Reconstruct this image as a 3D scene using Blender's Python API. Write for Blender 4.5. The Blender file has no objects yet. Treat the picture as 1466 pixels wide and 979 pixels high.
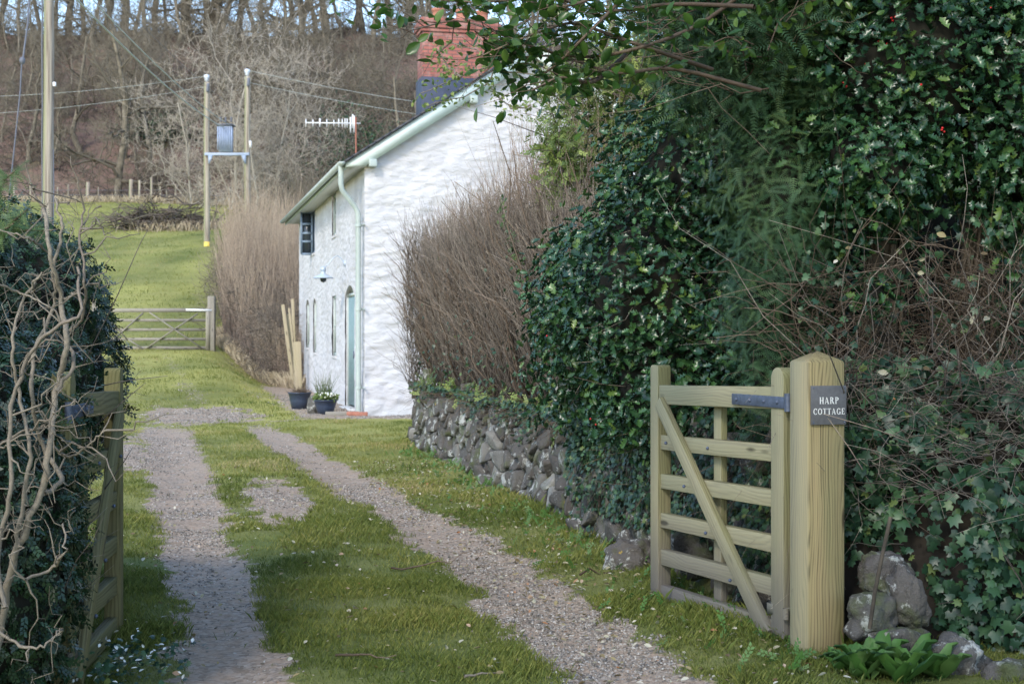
import bpy, math, random
import numpy as np
from mathutils import Vector
rng = np.random.default_rng(7)
random.seed(7)
S = bpy.context.scene
COL = S.collection
R = math.radians
F = 2090.0            # focal length in photo pixels (1466 px wide)
EYE = 1.39
# ------------------------------------------------------------ camera, sky, sun
cam = bpy.data.cameras.new('camera'); camo = bpy.data.objects.new('camera', cam); COL.objects.link(camo)
camo.location = (0, 0, EYE); camo.rotation_euler = (R(90), 0, 0)
cam.lens = 36 * F / 1466; cam.sensor_width = 36; cam.clip_start = .05; cam.clip_end = 2000
cam.dof.use_dof = True; cam.dof.focus_distance = 7.2; cam.dof.aperture_fstop = 7.1
S.camera = camo
SUN_AZ, SUN_EL = 204, 37      # azimuth clockwise from +Y (the view direction)
w = bpy.data.worlds.new('World'); S.world = w; w.use_nodes = True
nt = w.node_tree; nt.nodes.clear()
sky = nt.nodes.new('ShaderNodeTexSky'); sky.sky_type = 'NISHITA'; sky.sun_disc = False
sky.sun_elevation = R(SUN_EL); sky.sun_rotation = R(SUN_AZ); sky.dust_density = .6; sky.air_density = 1.0
bg = nt.nodes.new('ShaderNodeBackground'); bg.inputs[1].default_value = .15
wo = nt.nodes.new('ShaderNodeOutputWorld')
nt.links.new(sky.outputs[0], bg.inputs[0]); nt.links.new(bg.outputs[0], wo.inputs[0])
sl = bpy.data.lights.new('sun', 'SUN'); sl.energy = .95; sl.angle = R(9); sl.color = (1, .92, .80)
so = bpy.data.objects.new('sun', sl); COL.objects.link(so)
sd = Vector((math.sin(R(SUN_AZ)) * math.cos(R(SUN_EL)), math.cos(R(SUN_AZ)) * math.cos(R(SUN_EL)), math.sin(R(SUN_EL))))
so.rotation_euler = sd.to_track_quat('Z', 'Y').to_euler(); so.location = (0, -20, 30)
vs = S.view_settings; vs.view_transform = 'Standard'; vs.look = 'None'; vs.gamma = 1; vs.exposure = 1.58
S.cycles.max_bounces = 6; S.cycles.diffuse_bounces = 3; S.cycles.glossy_bounces = 2; S.cycles.transmission_bounces = 3

def px(x, y, d):      # a photo pixel at a distance -> a point (for measuring positions)
    return np.array([(x - 733) / F * d, d, EYE + (489.5 - y) / F * d])

# ------------------------------------------------------------ helpers
def lerp(a, b, t): return a + (b - a) * t
def sstep(a, b, x):
    t = np.clip((x - a) / (b - a), 0, 1); return t * t * (3 - 2 * t)
def nrm(v):
    v = np.asarray(v, float); return v / (np.linalg.norm(v, axis=-1, keepdims=True) + 1e-9)
def _h(ix, iy, iz, s):
    n = (ix.astype(np.int64) * 374761393 + iy.astype(np.int64) * 668265263 + iz.astype(np.int64) * 2147483647 + s * 974634777) & 0xffffffff
    n = ((n ^ (n >> 13)) * 1274126177) & 0xffffffff
    return ((n ^ (n >> 16)) & 0xffff) / 65535.0
def vnoise(x, y, z=0., s=0):
    x, y, z = np.broadcast_arrays(np.asarray(x, float), np.asarray(y, float), np.asarray(z, float))
    ix, iy, iz = np.floor(x), np.floor(y), np.floor(z)
    fx, fy, fz = x - ix, y - iy, z - iz
    fx, fy, fz = [f * f * (3 - 2 * f) for f in (fx, fy, fz)]
    r = 0
    for dx in (0, 1):
        for dy in (0, 1):
            for dz in (0, 1):
                r = r + _h(ix + dx, iy + dy, iz + dz, s) * (fx if dx else 1 - fx) * (fy if dy else 1 - fy) * (fz if dz else 1 - fz)
    return r * 2 - 1
def fbm(x, y, z=0., s=0, o=3):
    r, a = 0, 1.
    for i in range(o):
        r = r + a * vnoise(np.asarray(x) * 2 ** i, np.asarray(y) * 2 ** i, np.asarray(z) * 2 ** i, s + i); a *= .5
    return r
ROOT = {}
def tag(o, label=None, cat=None, group=None, kind=None):
    if label: o['label'] = label
    if cat: o['category'] = cat
    if group: o['group'] = group
    if kind: o['kind'] = kind
    return o
def empty(name, loc, label, cat, group=None):
    o = bpy.data.objects.new(name, None); COL.objects.link(o); o.location = tuple(map(float, loc)); o.empty_display_size = .1
    ROOT[o] = np.array(loc, float)
    return tag(o, label, cat, group)
def mesh(name, V, Fs, mat, parent=None, attr=None, smooth=False, gc=None, loc=None, bevel=0):
    """Fs: one (m,k) array or a list of such; V in world coordinates."""
    V = np.asarray(V, float)
    if loc is not None: base = np.array(loc, float)
    elif parent is not None: base = ROOT[parent]
    else: base = V.mean(0) * np.array([1, 1, 0]) + np.array([0, 0, V[:, 2].min()])
    if not isinstance(Fs, (list, tuple)): Fs = [Fs]
    Fs = [np.asarray(f, np.int64) for f in Fs if len(f)]
    me = bpy.data.meshes.new(name)
    me.vertices.add(len(V)); me.vertices.foreach_set('co', (V - base).astype(np.float32).ravel())
    nl = sum(f.size for f in Fs); nf = sum(len(f) for f in Fs)
    me.loops.add(nl); me.polygons.add(nf)
    me.loops.foreach_set('vertex_index', np.concatenate([f.ravel() for f in Fs]).astype(np.int32))
    tot = np.concatenate([np.full(len(f), f.shape[1]) for f in Fs]).astype(np.int32)
    st = np.concatenate([[0], np.cumsum(tot)[:-1]]).astype(np.int32)
    me.polygons.foreach_set('loop_start', st); me.polygons.foreach_set('loop_total', tot)
    me.update(calc_edges=True)
    if smooth: me.polygons.foreach_set('use_smooth', np.ones(nf, bool))
    if attr:
        for k, a in attr.items():
            at = me.attributes.new(k, 'FLOAT', 'POINT'); at.data.foreach_set('value', np.asarray(a, np.float32))
    if gc is not None:
        at = me.attributes.new('gc', 'FLOAT_VECTOR', 'POINT'); at.data.foreach_set('vector', np.asarray(gc, np.float32).ravel())
    me.materials.append(mat)
    me.validate()
    o = bpy.data.objects.new(name, me); COL.objects.link(o)
    if parent is not None: o.parent = parent; ROOT[o] = base
    else: o.location = tuple(base); ROOT[o] = base
    if bevel:
        b = o.modifiers.new('bevel', 'BEVEL'); b.width = bevel; b.segments = 2; b.limit_method = 'ANGLE'
    return o
class MB:
    def __init__(s): s.V = []; s.F = {}; s.G = []; s.A = []; s.n = 0
    def add(s, V, Fs, gc=None, rnd=None):
        V = np.asarray(V, float)
        if not isinstance(Fs, (list, tuple)) or (len(Fs) and np.asarray(Fs[0]).ndim == 1): Fs = [Fs]
        for f in Fs:
            f = np.asarray(f, np.int64)
            if f.size: s.F.setdefault(f.shape[1], []).append(f + s.n)
        s.V.append(V); s.G.append(V if gc is None else gc); s.n += len(V)
        s.A.append(np.full(len(V), random.random()) if rnd is None else np.broadcast_to(rnd, (len(V),)))
        return s
    def build(s, name, mat, parent=None, **k):
        return mesh(name, np.concatenate(s.V), [np.concatenate(v) for v in s.F.values()], mat, parent, gc=np.concatenate(s.G), attr={'rnd': np.concatenate(s.A)}, **k)
BOXF = np.array([[0, 1, 3, 2], [4, 6, 7, 5], [0, 4, 5, 1], [2, 3, 7, 6], [0, 2, 6, 4], [1, 5, 7, 3]])
def beam(p0, p1, w_, h_, up=(0, 0, 1)):
    p0, p1 = np.array(p0, float), np.array(p1, float); a = p1 - p0; L = np.linalg.norm(a); a = a / L
    s_ = nrm(np.cross(up, a)); u = np.cross(a, s_)
    V, G = [], []; off = random.random() * 9
    for i in (0, 1):
        for j in (-.5, .5):
            for k in (-.5, .5):
                V.append(p0 + a * L * i + s_ * w_ * j + u * h_ * k); G.append((L * i + off, w_ * j + off, h_ * k))
    return np.array(V), BOXF, np.array(G)
def addbeam(mb, *a, **k):
    V, f, g = beam(*a, **k); mb.add(V, f, g); return mb
def box(c0, ax, ay, az, lo, hi):
    """a box in a local frame; gc is the local coordinate"""
    V, G = [], []
    for x in (lo[0], hi[0]):
        for y in (lo[1], hi[1]):
            for z in (lo[2], hi[2]):
                V.append(np.array(c0) + ax * x + ay * y + az * z); G.append((x, y, z))
    return np.array(V), BOXF, np.array(G)
def prism(prof, o, a, b, c, th):
    """profile points in (a,b), thickness th along c"""
    n = len(prof); V = []; G = []
    for k in (0, th):
        for (x, y) in prof: V.append(o + a * x + b * y + c * k); G.append((y, x, k))
    idx = np.arange(n); nx = (idx + 1) % n
    return np.array(V), [np.stack([idx, nx, nx + n, idx + n], 1), idx[None, ::-1], (idx + n)[None]], np.array(G)
def tubes(P, Rr, sides=5, cap=False):
    """P (N,K,3) polylines with radii (N,K)"""
    P = np.asarray(P, float); N, K, _ = P.shape; Rr = np.broadcast_to(Rr, (N, K))
    T = np.gradient(P, axis=1) if K > 1 else P
    T = nrm(T); D = nrm(P[:, -1] - P[:, 0])
    ref = np.where(np.abs(D[:, 2:3]) < .8, np.array([[0, 0, 1.]]), np.array([[1., 0, 0]]))[:, None]
    A = nrm(np.cross(T, ref)); B = np.cross(T, A)
    an = np.arange(sides) / sides * 2 * math.pi
    V = P[:, :, None] + Rr[:, :, None, None] * (A[:, :, None] * np.cos(an)[None, None, :, None] + B[:, :, None] * np.sin(an)[None, None, :, None])
    i = np.arange(K - 1)[:, None] * sides; j = np.arange(sides)[None]; j2 = (j + 1) % sides
    f = np.stack([i + j, i + j2, i + sides + j2, i + sides + j], -1).reshape(-1, 4)
    Fq = (f[None] + (np.arange(N) * K * sides)[:, None, None]).reshape(-1, 4)
    t = np.broadcast_to(np.linspace(0, 1, K)[None, :, None], (N, K, sides)).ravel()
    return V.reshape(-1, 3), Fq, t
def twigs(P, D, L, bend=.25, r=.006, tip=.25, K=4, sides=3, wig=.04):
    P = np.asarray(P, float); N = len(P); D = nrm(D); L = np.broadcast_to(L, (N,)); r = np.broadcast_to(r, (N,))
    t = np.linspace(0, 1, K)[None, :, None]; b = rng.normal(size=(N, 1, 3)) * bend
    pts = P[:, None] + D[:, None] * L[:, None, None] * t + b * L[:, None, None] * t ** 2 * .5 + rng.normal(size=(N, K, 3)) * wig * L[:, None, None] * (t > 0)
    V, f, tt = tubes(pts, r[:, None] * np.linspace(1, tip, K)[None], sides)
    rn = np.repeat(rng.random(N), K * sides)
    return V, f, tt, rn, pts
def frame_from(Nm, spin=None, down=0.):
    N = len(Nm); Nm = nrm(Nm); t = rng.normal(size=(N, 3)); t[:, 2] -= down
    X = nrm(t - Nm * (t * Nm).sum(1, keepdims=True)); Y = np.cross(Nm, X)
    return np.stack([X, Y, Nm], -1)          # columns
def inst(tV, tF, P, Rm, sc):
    N = len(P); tV = np.asarray(tV, float); sc = np.asarray(sc, float)
    sc = np.broadcast_to(sc.reshape(N, -1) if sc.ndim else sc, (N, sc.shape[1] if sc.ndim == 2 else 1))
    L = tV[None] * (sc[:, None] if sc.shape[1] > 1 else sc[:, :, None])
    V = np.einsum('nij,nvj->nvi', Rm, L) + np.asarray(P)[:, None]
    tF = tF if isinstance(tF, list) else [tF]
    Fs = [(np.asarray(f)[None] + (np.arange(N) * len(tV))[:, None, None]).reshape(-1, np.asarray(f).shape[1]) for f in tF]
    return V.reshape(-1, 3), Fs, np.repeat(rng.random(N), len(tV))
# ---- leaf templates (x along the leaf, z its normal)
def outline_leaf(xs, ws, zs, fold=.1):
    n = len(xs); V = []
    for x, w_, z in zip(xs, ws, zs): V += [(x, -w_, z), (x, 0, -fold * (1 - abs(2 * x - 1)) - .12 * x * x), (x, w_, z)]
    f = []
    for i in range(n - 1):
        a, b = 3 * i, 3 * i + 3
        f += [(a, b, b + 1, a + 1), (a + 1, b + 1, b + 2, a + 2)]
    return np.array(V) - np.array([0, 0, 0]), np.array(f)
HOLLY = outline_leaf([0, .14, .26, .40, .52, .66, .78, .9, 1.0], [.02, .12, .30, .14, .32, .15, .25, .08, 0], [0, 0, .12, -.02, .13, -.02, .1, 0, -.08], .1)
OVAL = outline_leaf([0, .2, .5, .8, 1.0], [.02, .2, .3, .2, 0], [0, .05, .06, .02, -.1], .08)
SMALL = (np.array([(0, 0, 0), (.5, -.28, .06), (1, 0, -.05), (.5, .28, .06)]), np.array([[0, 1, 2], [0, 2, 3]]))
DOCK = outline_leaf([0, .1, .25, .45, .65, .85, 1.0], [.03, .14, .22, .26, .22, .12, 0], [0, .04, .03, .06, .02, .03, -.2], .06)
_a = np.radians([0, 22, 45, 68, 100, 130, 155, 180, 205, 230, 260, 292, 315, 338]); _r = [.62, .34, .55, .36, .46, .34, .3, .12, .3, .34, .46, .36, .55, .34]
IVY = (np.array([(0, 0, .05)] + [(r_ * math.cos(a), r_ * math.sin(a), -.12 * r_ + .03 * (i % 2)) for i, (a, r_) in enumerate(zip(_a, _r))]), np.array([[0, 1 + i, 1 + (i + 1) % 14] for i in range(14)]))
def _spray():
    V, f = [], []
    n = 11
    for i in range(n):
        x = i / n; l = .2 * (1 - .6 * x)
        for s_ in (-1, 1):
            b = len(V); V += [(x, 0, 0), (x + .05, 0, 0), (x + .09, s_ * l, -.05 * l)]; f.append((b, b + 1, b + 2))
    b = len(V); V += [(0, -.01, 0), (1, 0, -.05), (0, .01, 0)]; f.append((b, b + 1, b + 2))
    V = np.array(V); V[:, 2] -= .15 * V[:, 0] ** 2
    return V, np.array(f)
SPRAY = _spray()
_o = np.array([(1, 0, 0), (-1, 0, 0), (0, 1, 0), (0, -1, 0), (0, 0, 1), (0, 0, -1)], float)
OCTF = np.array([(0, 2, 4), (2, 1, 4), (1, 3, 4), (3, 0, 4), (2, 0, 5), (1, 2, 5), (3, 1, 5), (0, 3, 5)])
def ico(sub=3):
    import bmesh
    bm = bmesh.new(); bmesh.ops.create_icosphere(bm, subdivisions=sub, radius=1)
    V = np.array([v.co[:] for v in bm.verts]); f = np.array([[v.index for v in fa.verts] for fa in bm.faces]); bm.free()
    return V, f
ICO2, ICO3, ICO4 = ico(2), ico(3), ico(4)

# ------------------------------------------------------------ materials
def newmat(name):
    m = bpy.data.materials.new(name); m.use_nodes = True; m.node_tree.nodes.clear(); return m, m.node_tree
class NB:
    def __init__(s, nt): s.t = nt
    def n(s, typ, **k):
        x = s.t.nodes.new(typ)
        for a, b in k.items():
            if isinstance(a, str) and hasattr(x, a): setattr(x, a, b)
        return x
    def l(s, a, b): s.t.links.new(a, b)
    def attr(s, name): x = s.n('ShaderNodeAttribute'); x.attribute_name = name; return x
    def noise(s, vec, scale, detail=4, rough=.55, dist=0):
        x = s.n('ShaderNodeTexNoise'); x.inputs['Scale'].default_value = scale; x.inputs['Detail'].default_value = detail; x.inputs['Roughness'].default_value = rough; x.inputs['Distortion'].default_value = dist
        if vec is not None: s.l(vec, x.inputs['Vector'])
        return x.outputs['Fac']
    def mapping(s, vec, sc):
        x = s.n('ShaderNodeMapping'); x.inputs['Scale'].default_value = sc; s.l(vec, x.inputs['Vector']); return x.outputs[0]
    def ramp(s, fac, stops):
        x = s.n('ShaderNodeValToRGB'); e = x.color_ramp.elements
        while len(e) < len(stops): e.new(.5)
        for i, (p, c) in enumerate(stops): e[i].position = p; e[i].color = (*c, 1) if len(c) == 3 else c
        s.l(fac, x.inputs[0]); return x.outputs[0]
    def mix(s, f, a, b, mode='MIX'):
        x = s.n('ShaderNodeMix'); x.data_type = 'RGBA'; x.blend_type = mode
        for i, v in ((0, f), (6, a), (7, b)):
            if isinstance(v, (int, float)): x.inputs[i].default_value = v
            elif isinstance(v, tuple): x.inputs[i].default_value = (*v, 1)
            else: s.l(v, x.inputs[i])
        return x.outputs[2]
    def math(s, op, a, b=0., c=None, clamp=False):
        x = s.n('ShaderNodeMath'); x.operation = op; x.use_clamp = clamp
        for i, v in enumerate((a, b) if c is None else (a, b, c)):
            if isinstance(v, (int, float)): x.inputs[i].default_value = v
            else: s.l(v, x.inputs[i])
        return x.outputs[0]
    def bump(s, h, strength=.3, dist=.02):
        x = s.n('ShaderNodeBump'); x.inputs['Strength'].default_value = strength; x.inputs['Distance'].default_value = dist; s.l(h, x.inputs['Height']); return x.outputs[0]
    def out(s, color, rough=.8, normal=None, spec=.5, metal=0, transl=0, tcol=None):
        p = s.n('ShaderNodeBsdfPrincipled'); o = s.n('ShaderNodeOutputMaterial')
        if isinstance(color, tuple): p.inputs['Base Color'].default_value = (*color, 1)
        else: s.l(color, p.inputs['Base Color'])
        if isinstance(rough, (int, float)): p.inputs['Roughness'].default_value = rough
        else: s.l(rough, p.inputs['Roughness'])
        p.inputs['Specular IOR Level'].default_value = spec; p.inputs['Metallic'].default_value = metal
        if normal is not None: s.l(normal, p.inputs['Normal'])
        sh = p.outputs[0]
        if transl:
            t = s.n('ShaderNodeBsdfTranslucent'); mx = s.n('ShaderNodeMixShader'); mx.inputs[0].default_value = transl
            if isinstance(color, tuple): t.inputs[0].default_value = (*color, 1)
            else: s.l(color, t.inputs[0])
            s.l(sh, mx.inputs[1]); s.l(t.outputs[0], mx.inputs[2]); sh = mx.outputs[0]
        s.l(sh, o.inputs[0])
def leafmat(name, stops, rough=.4, transl=.2, spec=.5, big=None):
    m, t = newmat(name); b = NB(t); r = b.attr('rnd').outputs['Fac']
    if big:     # clumps of differing colour
        g = b.n('ShaderNodeNewGeometry').outputs['Position']; n = b.noise(g, big, 2)
        r = b.math('ADD', b.math('MULTIPLY', r, .55), b.math('MULTIPLY_ADD', n, 1.6, -.55), clamp=True)
    b.out(b.ramp(r, stops), rough, spec=spec, transl=transl); return m
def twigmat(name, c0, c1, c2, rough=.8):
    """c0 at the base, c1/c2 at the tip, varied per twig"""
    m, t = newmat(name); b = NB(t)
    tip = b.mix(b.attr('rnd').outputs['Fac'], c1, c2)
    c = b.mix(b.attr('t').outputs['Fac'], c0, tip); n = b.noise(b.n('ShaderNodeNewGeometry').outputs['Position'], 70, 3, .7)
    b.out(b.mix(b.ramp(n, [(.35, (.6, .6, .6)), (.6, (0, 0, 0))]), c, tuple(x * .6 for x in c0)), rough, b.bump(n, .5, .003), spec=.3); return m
def plain(name, c, rough=.6, metal=0, var=.15, sc=20, bump=.1, spec=.5):
    m, t = newmat(name); b = NB(t); g = b.n('ShaderNodeTexCoord').outputs['Object']; n = b.noise(g, sc)
    d = tuple(x * (1 - var) for x in c); l = tuple(min(1, x * (1 + var)) for x in c)
    b.out(b.ramp(n, [(.3, d), (.7, l)]), rough, b.bump(n, bump, .01), metal=metal, spec=spec); return m
def woodmat(name, pale, dark, green, gamt=.5, foot=None, foot_z=(.0, .5)):
    m, t = newmat(name); b = NB(t); gc = b.attr('gc').outputs['Vector']
    sg_ = b.n('ShaderNodeSeparateXYZ'); b.l(gc, sg_.inputs[0]); nn = b.noise(b.mapping(gc, (1.1, 4.5, 4.5)), 1.0, 2, .5, .3)
    ph = b.math('ADD', b.math('MULTIPLY_ADD', sg_.outputs[1], .8, b.math('MULTIPLY', sg_.outputs[2], .6)), b.math('MULTIPLY', nn, .11))
    rg_ = b.math('MULTIPLY_ADD', b.math('SINE', b.math('MULTIPLY', ph, 540.)), .5, .5)
    fi = b.noise(b.mapping(gc, (.8, 60, 60)), 1.0, 4, .6, 1.0)
    g1 = b.math('MULTIPLY_ADD', rg_, .30, b.math('MULTIPLY_ADD', fi, .85, -.07))
    g2 = b.noise(b.mapping(gc, (2.5, 140, 140)), 1.0, 3)
    big = b.noise(b.mapping(gc, (1.2, 6, 6)), 1.0, 3)
    c = b.ramp(g1, [(.26, dark), (.50, pale), (.75, tuple(x * 1.12 for x in pale))])
    c = b.mix(b.math('MULTIPLY', g2, .55), c, tuple(x * .62 for x in dark))
    pos = b.n('ShaderNodeNewGeometry').outputs['Position']
    c = b.mix(b.math('MULTIPLY', b.ramp(big, [(.35, (0, 0, 0)), (.65, (1, 1, 1))]), gamt), c, green)
    wn = b.n('ShaderNodeSeparateXYZ'); b.l(b.n('ShaderNodeNewGeometry').outputs['Normal'], wn.inputs[0])      # left-facing sides painted paler, as if lit from the drive
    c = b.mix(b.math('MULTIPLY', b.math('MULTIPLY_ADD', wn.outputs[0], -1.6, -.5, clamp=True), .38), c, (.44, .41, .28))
    # weather marks, cracks and knots
    v = b.n('ShaderNodeTexVoronoi'); v.inputs['Scale'].default_value = 1; b.l(b.mapping(gc, (2.2, 9, 9)), v.inputs['Vector'])
    c = b.mix(b.ramp(v.outputs['Distance'], [(.08, (.85, .85, .85)), (.15, (0, 0, 0))]), c, tuple(x * .35 for x in dark))
    if foot:
        sx = b.n('ShaderNodeSeparateXYZ'); b.l(pos, sx.inputs[0])
        mr = b.n('ShaderNodeMapRange'); b.l(b.math('MULTIPLY_ADD', big, .3, sx.outputs[2]), mr.inputs[0])
        mr.inputs[1].default_value = foot_z[0] + .15; mr.inputs[2].default_value = foot_z[1] + .15; mr.inputs[3].default_value = .9; mr.inputs[4].default_value = 0
        c = b.mix(mr.outputs[0], c, foot)
    b.out(c, .75, b.bump(b.math('ADD', g1, g2), .35, .004), spec=.3); return m

M = {}
M['holly'] = leafmat('holly_leaf', [(0, (.012, .04, .018)), (.6, (.026, .075, .032)), (.93, (.055, .13, .035)), (1, (.12, .18, .035))], .3, .1, .5)
M['holly_light'] = leafmat('holly_leaf_light', [(0, (.03, .075, .02)), (.6, (.06, .12, .03)), (1, (.11, .19, .04))], .36, .3)
M['oval'] = leafmat('overhang_leaf', [(0, (.025, .07, .014)), (.6, (.05, .12, .02)), (1, (.11, .18, .03))], .3, .35)
M['ivy'] = leafmat('ivy_leaf', [(0, (.012, .034, .018)), (.55, (.028, .072, .036)), (.93, (.06, .125, .05)), (1, (.13, .17, .05))], .38, .12, .4)
M['yew'] = leafmat('yew_needle', [(0, (.022, .058, .027)), (.5, (.045, .10, .042)), (1, (.11, .17, .055))], .55, .15, .3, big=1.6)
M['dark_yew'] = leafmat('hedge_leaf', [(0, (.008, .026, .012)), (.6, (.016, .048, .02)), (.93, (.035, .075, .03)), (1, (.16, .17, .13))], .35, .1, .6)
M['small_green'] = leafmat('shrub_leaf', [(0, (.08, .13, .03)), (.6, (.17, .24, .06)), (1, (.32, .38, .10))], .5, .35)
M['dock'] = leafmat('dock_leaf', [(0, (.045, .12, .025)), (.6, (.085, .19, .04)), (1, (.11, .19, .06))], .5, .2, .35)
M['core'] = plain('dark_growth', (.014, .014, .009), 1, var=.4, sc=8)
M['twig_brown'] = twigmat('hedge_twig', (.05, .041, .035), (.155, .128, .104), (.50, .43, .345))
M['twig_tan'] = twigmat('coppice_twig', (.15, .105, .095), (.34, .265, .19), (.58, .47, .34))
M['twig_dark'] = twigmat('bramble_stem', (.06, .042, .028), (.16, .115, .08), (.3, .23, .17))
M['twig_pale'] = twigmat('pale_branch', (.19, .165, .13), (.18, .145, .115), (.27, .235, .18))
M['scrub'] = twigmat('scrub_twig', (.09, .072, .062), (.25, .20, .16), (.14, .135, .085))
M['bark'] = plain('woodland_bark', (.16, .14, .105), .9, var=.5, sc=3, bump=.5)
M['branch'] = twigmat('woodland_branch', (.12, .105, .078), (.20, .175, .125), (.27, .235, .18))
M['branch_pale'] = twigmat('pale_scrub_branch', (.40, .37, .31), (.52, .47, .39), (.42, .36, .29))
M['holly_bark'] = plain('trunk_bark', (.06, .048, .033), .9, var=.6, sc=12, bump=.8)
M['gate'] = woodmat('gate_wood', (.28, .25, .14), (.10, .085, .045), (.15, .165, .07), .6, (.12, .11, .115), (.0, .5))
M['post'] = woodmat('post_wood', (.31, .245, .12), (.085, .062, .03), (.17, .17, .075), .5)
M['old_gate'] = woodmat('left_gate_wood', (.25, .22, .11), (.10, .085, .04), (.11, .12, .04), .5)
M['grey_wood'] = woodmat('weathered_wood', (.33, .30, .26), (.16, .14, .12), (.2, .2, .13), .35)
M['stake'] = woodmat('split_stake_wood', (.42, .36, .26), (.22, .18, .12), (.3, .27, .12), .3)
M['steel'] = plain('galvanised_steel', (.075, .095, .14), .5, .2, .3, 40)
M['slate_sign'] = plain('slate_plate', (.085, .085, .09), .55, var=.15, sc=60)
M['white_paint'] = plain('letter_paint', (.7, .7, .68), .6, var=.1)
M['sage'] = plain('sage_paint', (.40, .46, .43), .45, var=.06, sc=6)
M['soffit'] = plain('soffit_paint', (.55, .56, .54), .6, var=.06, sc=6)
M['barge'] = plain('bargeboard_paint', (.56, .64, .60), .5, var=.08, sc=4)
M['beam_steel'] = plain('galvanised_beam', (.28, .34, .44), .5, var=.15)
M['teal'] = plain('door_paint', (.20, .30, .315), .5, var=.08, sc=5)
M['navy'] = plain('navy_pot_glaze', (.035, .05, .085), .4, var=.15)
M['terracotta'] = plain('terracotta', (.36, .15, .10), .8)
M['lead'] = plain('lead_flashing', (.032, .042, .075), .5, .2, .25, 6)
M['slate'] = plain('roof_slate', (.05, .052, .06), .6, var=.3, sc=4, bump=.4)
M['glass'] = plain('window_glass', (.03, .04, .05), .08, var=.1, bump=0)
M['blue_grey'] = plain('blue_grey_paint', (.16, .22, .30), .5, var=.1)
M['white_metal'] = plain('white_metal', (.72, .73, .74), .4, .1, .05)
M['enamel'] = plain('blue_grey_enamel', (.42, .5, .6), .35, .2, .1)
M['transformer'] = plain('transformer_paint', (.46, .54, .70), .5, var=.12, sc=6)
M['insulator'] = plain('porcelain', (.55, .6, .68), .3, var=.1)
M['cable'] = plain('cable', (.12, .13, .16), .6, var=.1)
M['wire_pale'] = plain('bare_wire', (.45, .5, .48), .5, .0, .1)
M['yellow'] = plain('warning_sign', (.75, .55, .1), .5)
M['berry'] = plain('red_berry', (.5, .012, .015), .25)
M['petal'] = plain('white_petal', (.8, .8, .74), .6)
M['dry_leaf'] = leafmat('dry_leaf', [(0, (.12, .085, .04)), (.35, (.3, .25, .12)), (.6, (.42, .4, .28)), (.85, (.55, .52, .42)), (1, (.35, .14, .04))], .7, .2)
def m_pole():
    m, t = newmat('pole_wood'); b = NB(t); tc = b.n('ShaderNodeTexCoord').outputs['Object']
    g = b.noise(b.mapping(tc, (26, 26, .7)), 1, 4)
    sx = b.n('ShaderNodeSeparateXYZ'); b.l(tc, sx.inputs[0])
    sn_ = b.n('ShaderNodeSeparateXYZ'); b.l(b.n('ShaderNodeNewGeometry').outputs['Normal'], sn_.inputs[0]); side = b.math('MULTIPLY_ADD', sn_.outputs[0], -.9, b.math('MULTIPLY_ADD', g, 1.2, -.55), clamp=True)   # algae on the north (left) side
    c = b.ramp(g, [(.35, (.16, .13, .10)), (.5, (.32, .275, .22)), (.7, (.42, .37, .30))])
    b.out(b.mix(side, c, (.17, .20, .085)), .85, b.bump(g, .4, .01)); return m
M['pole'] = m_pole()
def m_brick():
    m, t = newmat('red_brick'); b = NB(t); gc = b.attr('gc').outputs['Vector']
    sx = b.n('ShaderNodeSeparateXYZ'); b.l(gc, sx.inputs[0]); cx = b.n('ShaderNodeCombineXYZ')
    b.l(b.math('ADD', sx.outputs[0], sx.outputs[1]), cx.inputs[0]); b.l(sx.outputs[2], cx.inputs[1])
    br = b.n('ShaderNodeTexBrick'); b.l(cx.outputs[0], br.inputs['Vector'])
    br.inputs['Scale'].default_value = 1; br.inputs['Brick Width'].default_value = .225; br.inputs['Row Height'].default_value = .082; br.inputs['Mortar Size'].default_value = .012
    br.inputs['Color1'].default_value = (.33, .11, .085, 1); br.inputs['Color2'].default_value = (.22, .075, .06, 1); br.inputs['Mortar'].default_value = (.13, .07, .06, 1)
    n = b.noise(gc, 3.5, 4); c = b.mix(b.ramp(n, [(.5, (0, 0, 0)), (.75, (.6, .6, .6))]), br.outputs[0], (.45, .3, .26))
    b.out(c, .85, b.bump(br.outputs['Fac'], -.4, .01)); return m
M['brick'] = m_brick()
def m_white():
    m, t = newmat('whitewashed_stone'); b = NB(t); g = b.n('ShaderNodeNewGeometry').outputs['Position']
    n1 = b.noise(b.mapping(g, (4.5, 4.5, 9)), 1, 5, .6, .6); n2 = b.noise(g, 38, 3)
    v = b.n('ShaderNodeTexVoronoi'); v.feature = 'SMOOTH_F1'; v.inputs['Scale'].default_value = 1; b.l(b.mapping(g, (4.8, 4.8, 11)), v.inputs['Vector'])
    h = b.math('ADD', b.math('MULTIPLY', n1, 1.2), b.math('ADD', b.math('MULTIPLY', v.outputs['Distance'], -1.0), b.math('MULTIPLY', n2, .12)))
    sx = b.n('ShaderNodeSeparateXYZ'); b.l(g, sx.inputs[0])
    c = b.ramp(b.noise(g, 1.3, 5), [(.3, (.47, .46, .47)), (.6, (.565, .56, .575))])
    spots = b.noise(g, 5.5, 5, .7)
    c = b.mix(b.ramp(spots, [(.70, (0, 0, 0)), (.76, (.8, .8, .8))]), c, (.38, .36, .34))
    mr = b.n('ShaderNodeMapRange'); b.l(b.math('MULTIPLY_ADD', n1, .6, sx.outputs[2]), mr.inputs[0]); mr.inputs[1].default_value = .35; mr.inputs[2].default_value = .75; mr.inputs[3].default_value = .35; mr.inputs[4].default_value = 0
    c = b.mix(mr.outputs[0], c, (.50, .53, .50))
    b.out(c, .8, b.bump(h, .6, .05), spec=.2); return m
M['white'] = m_white()
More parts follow.
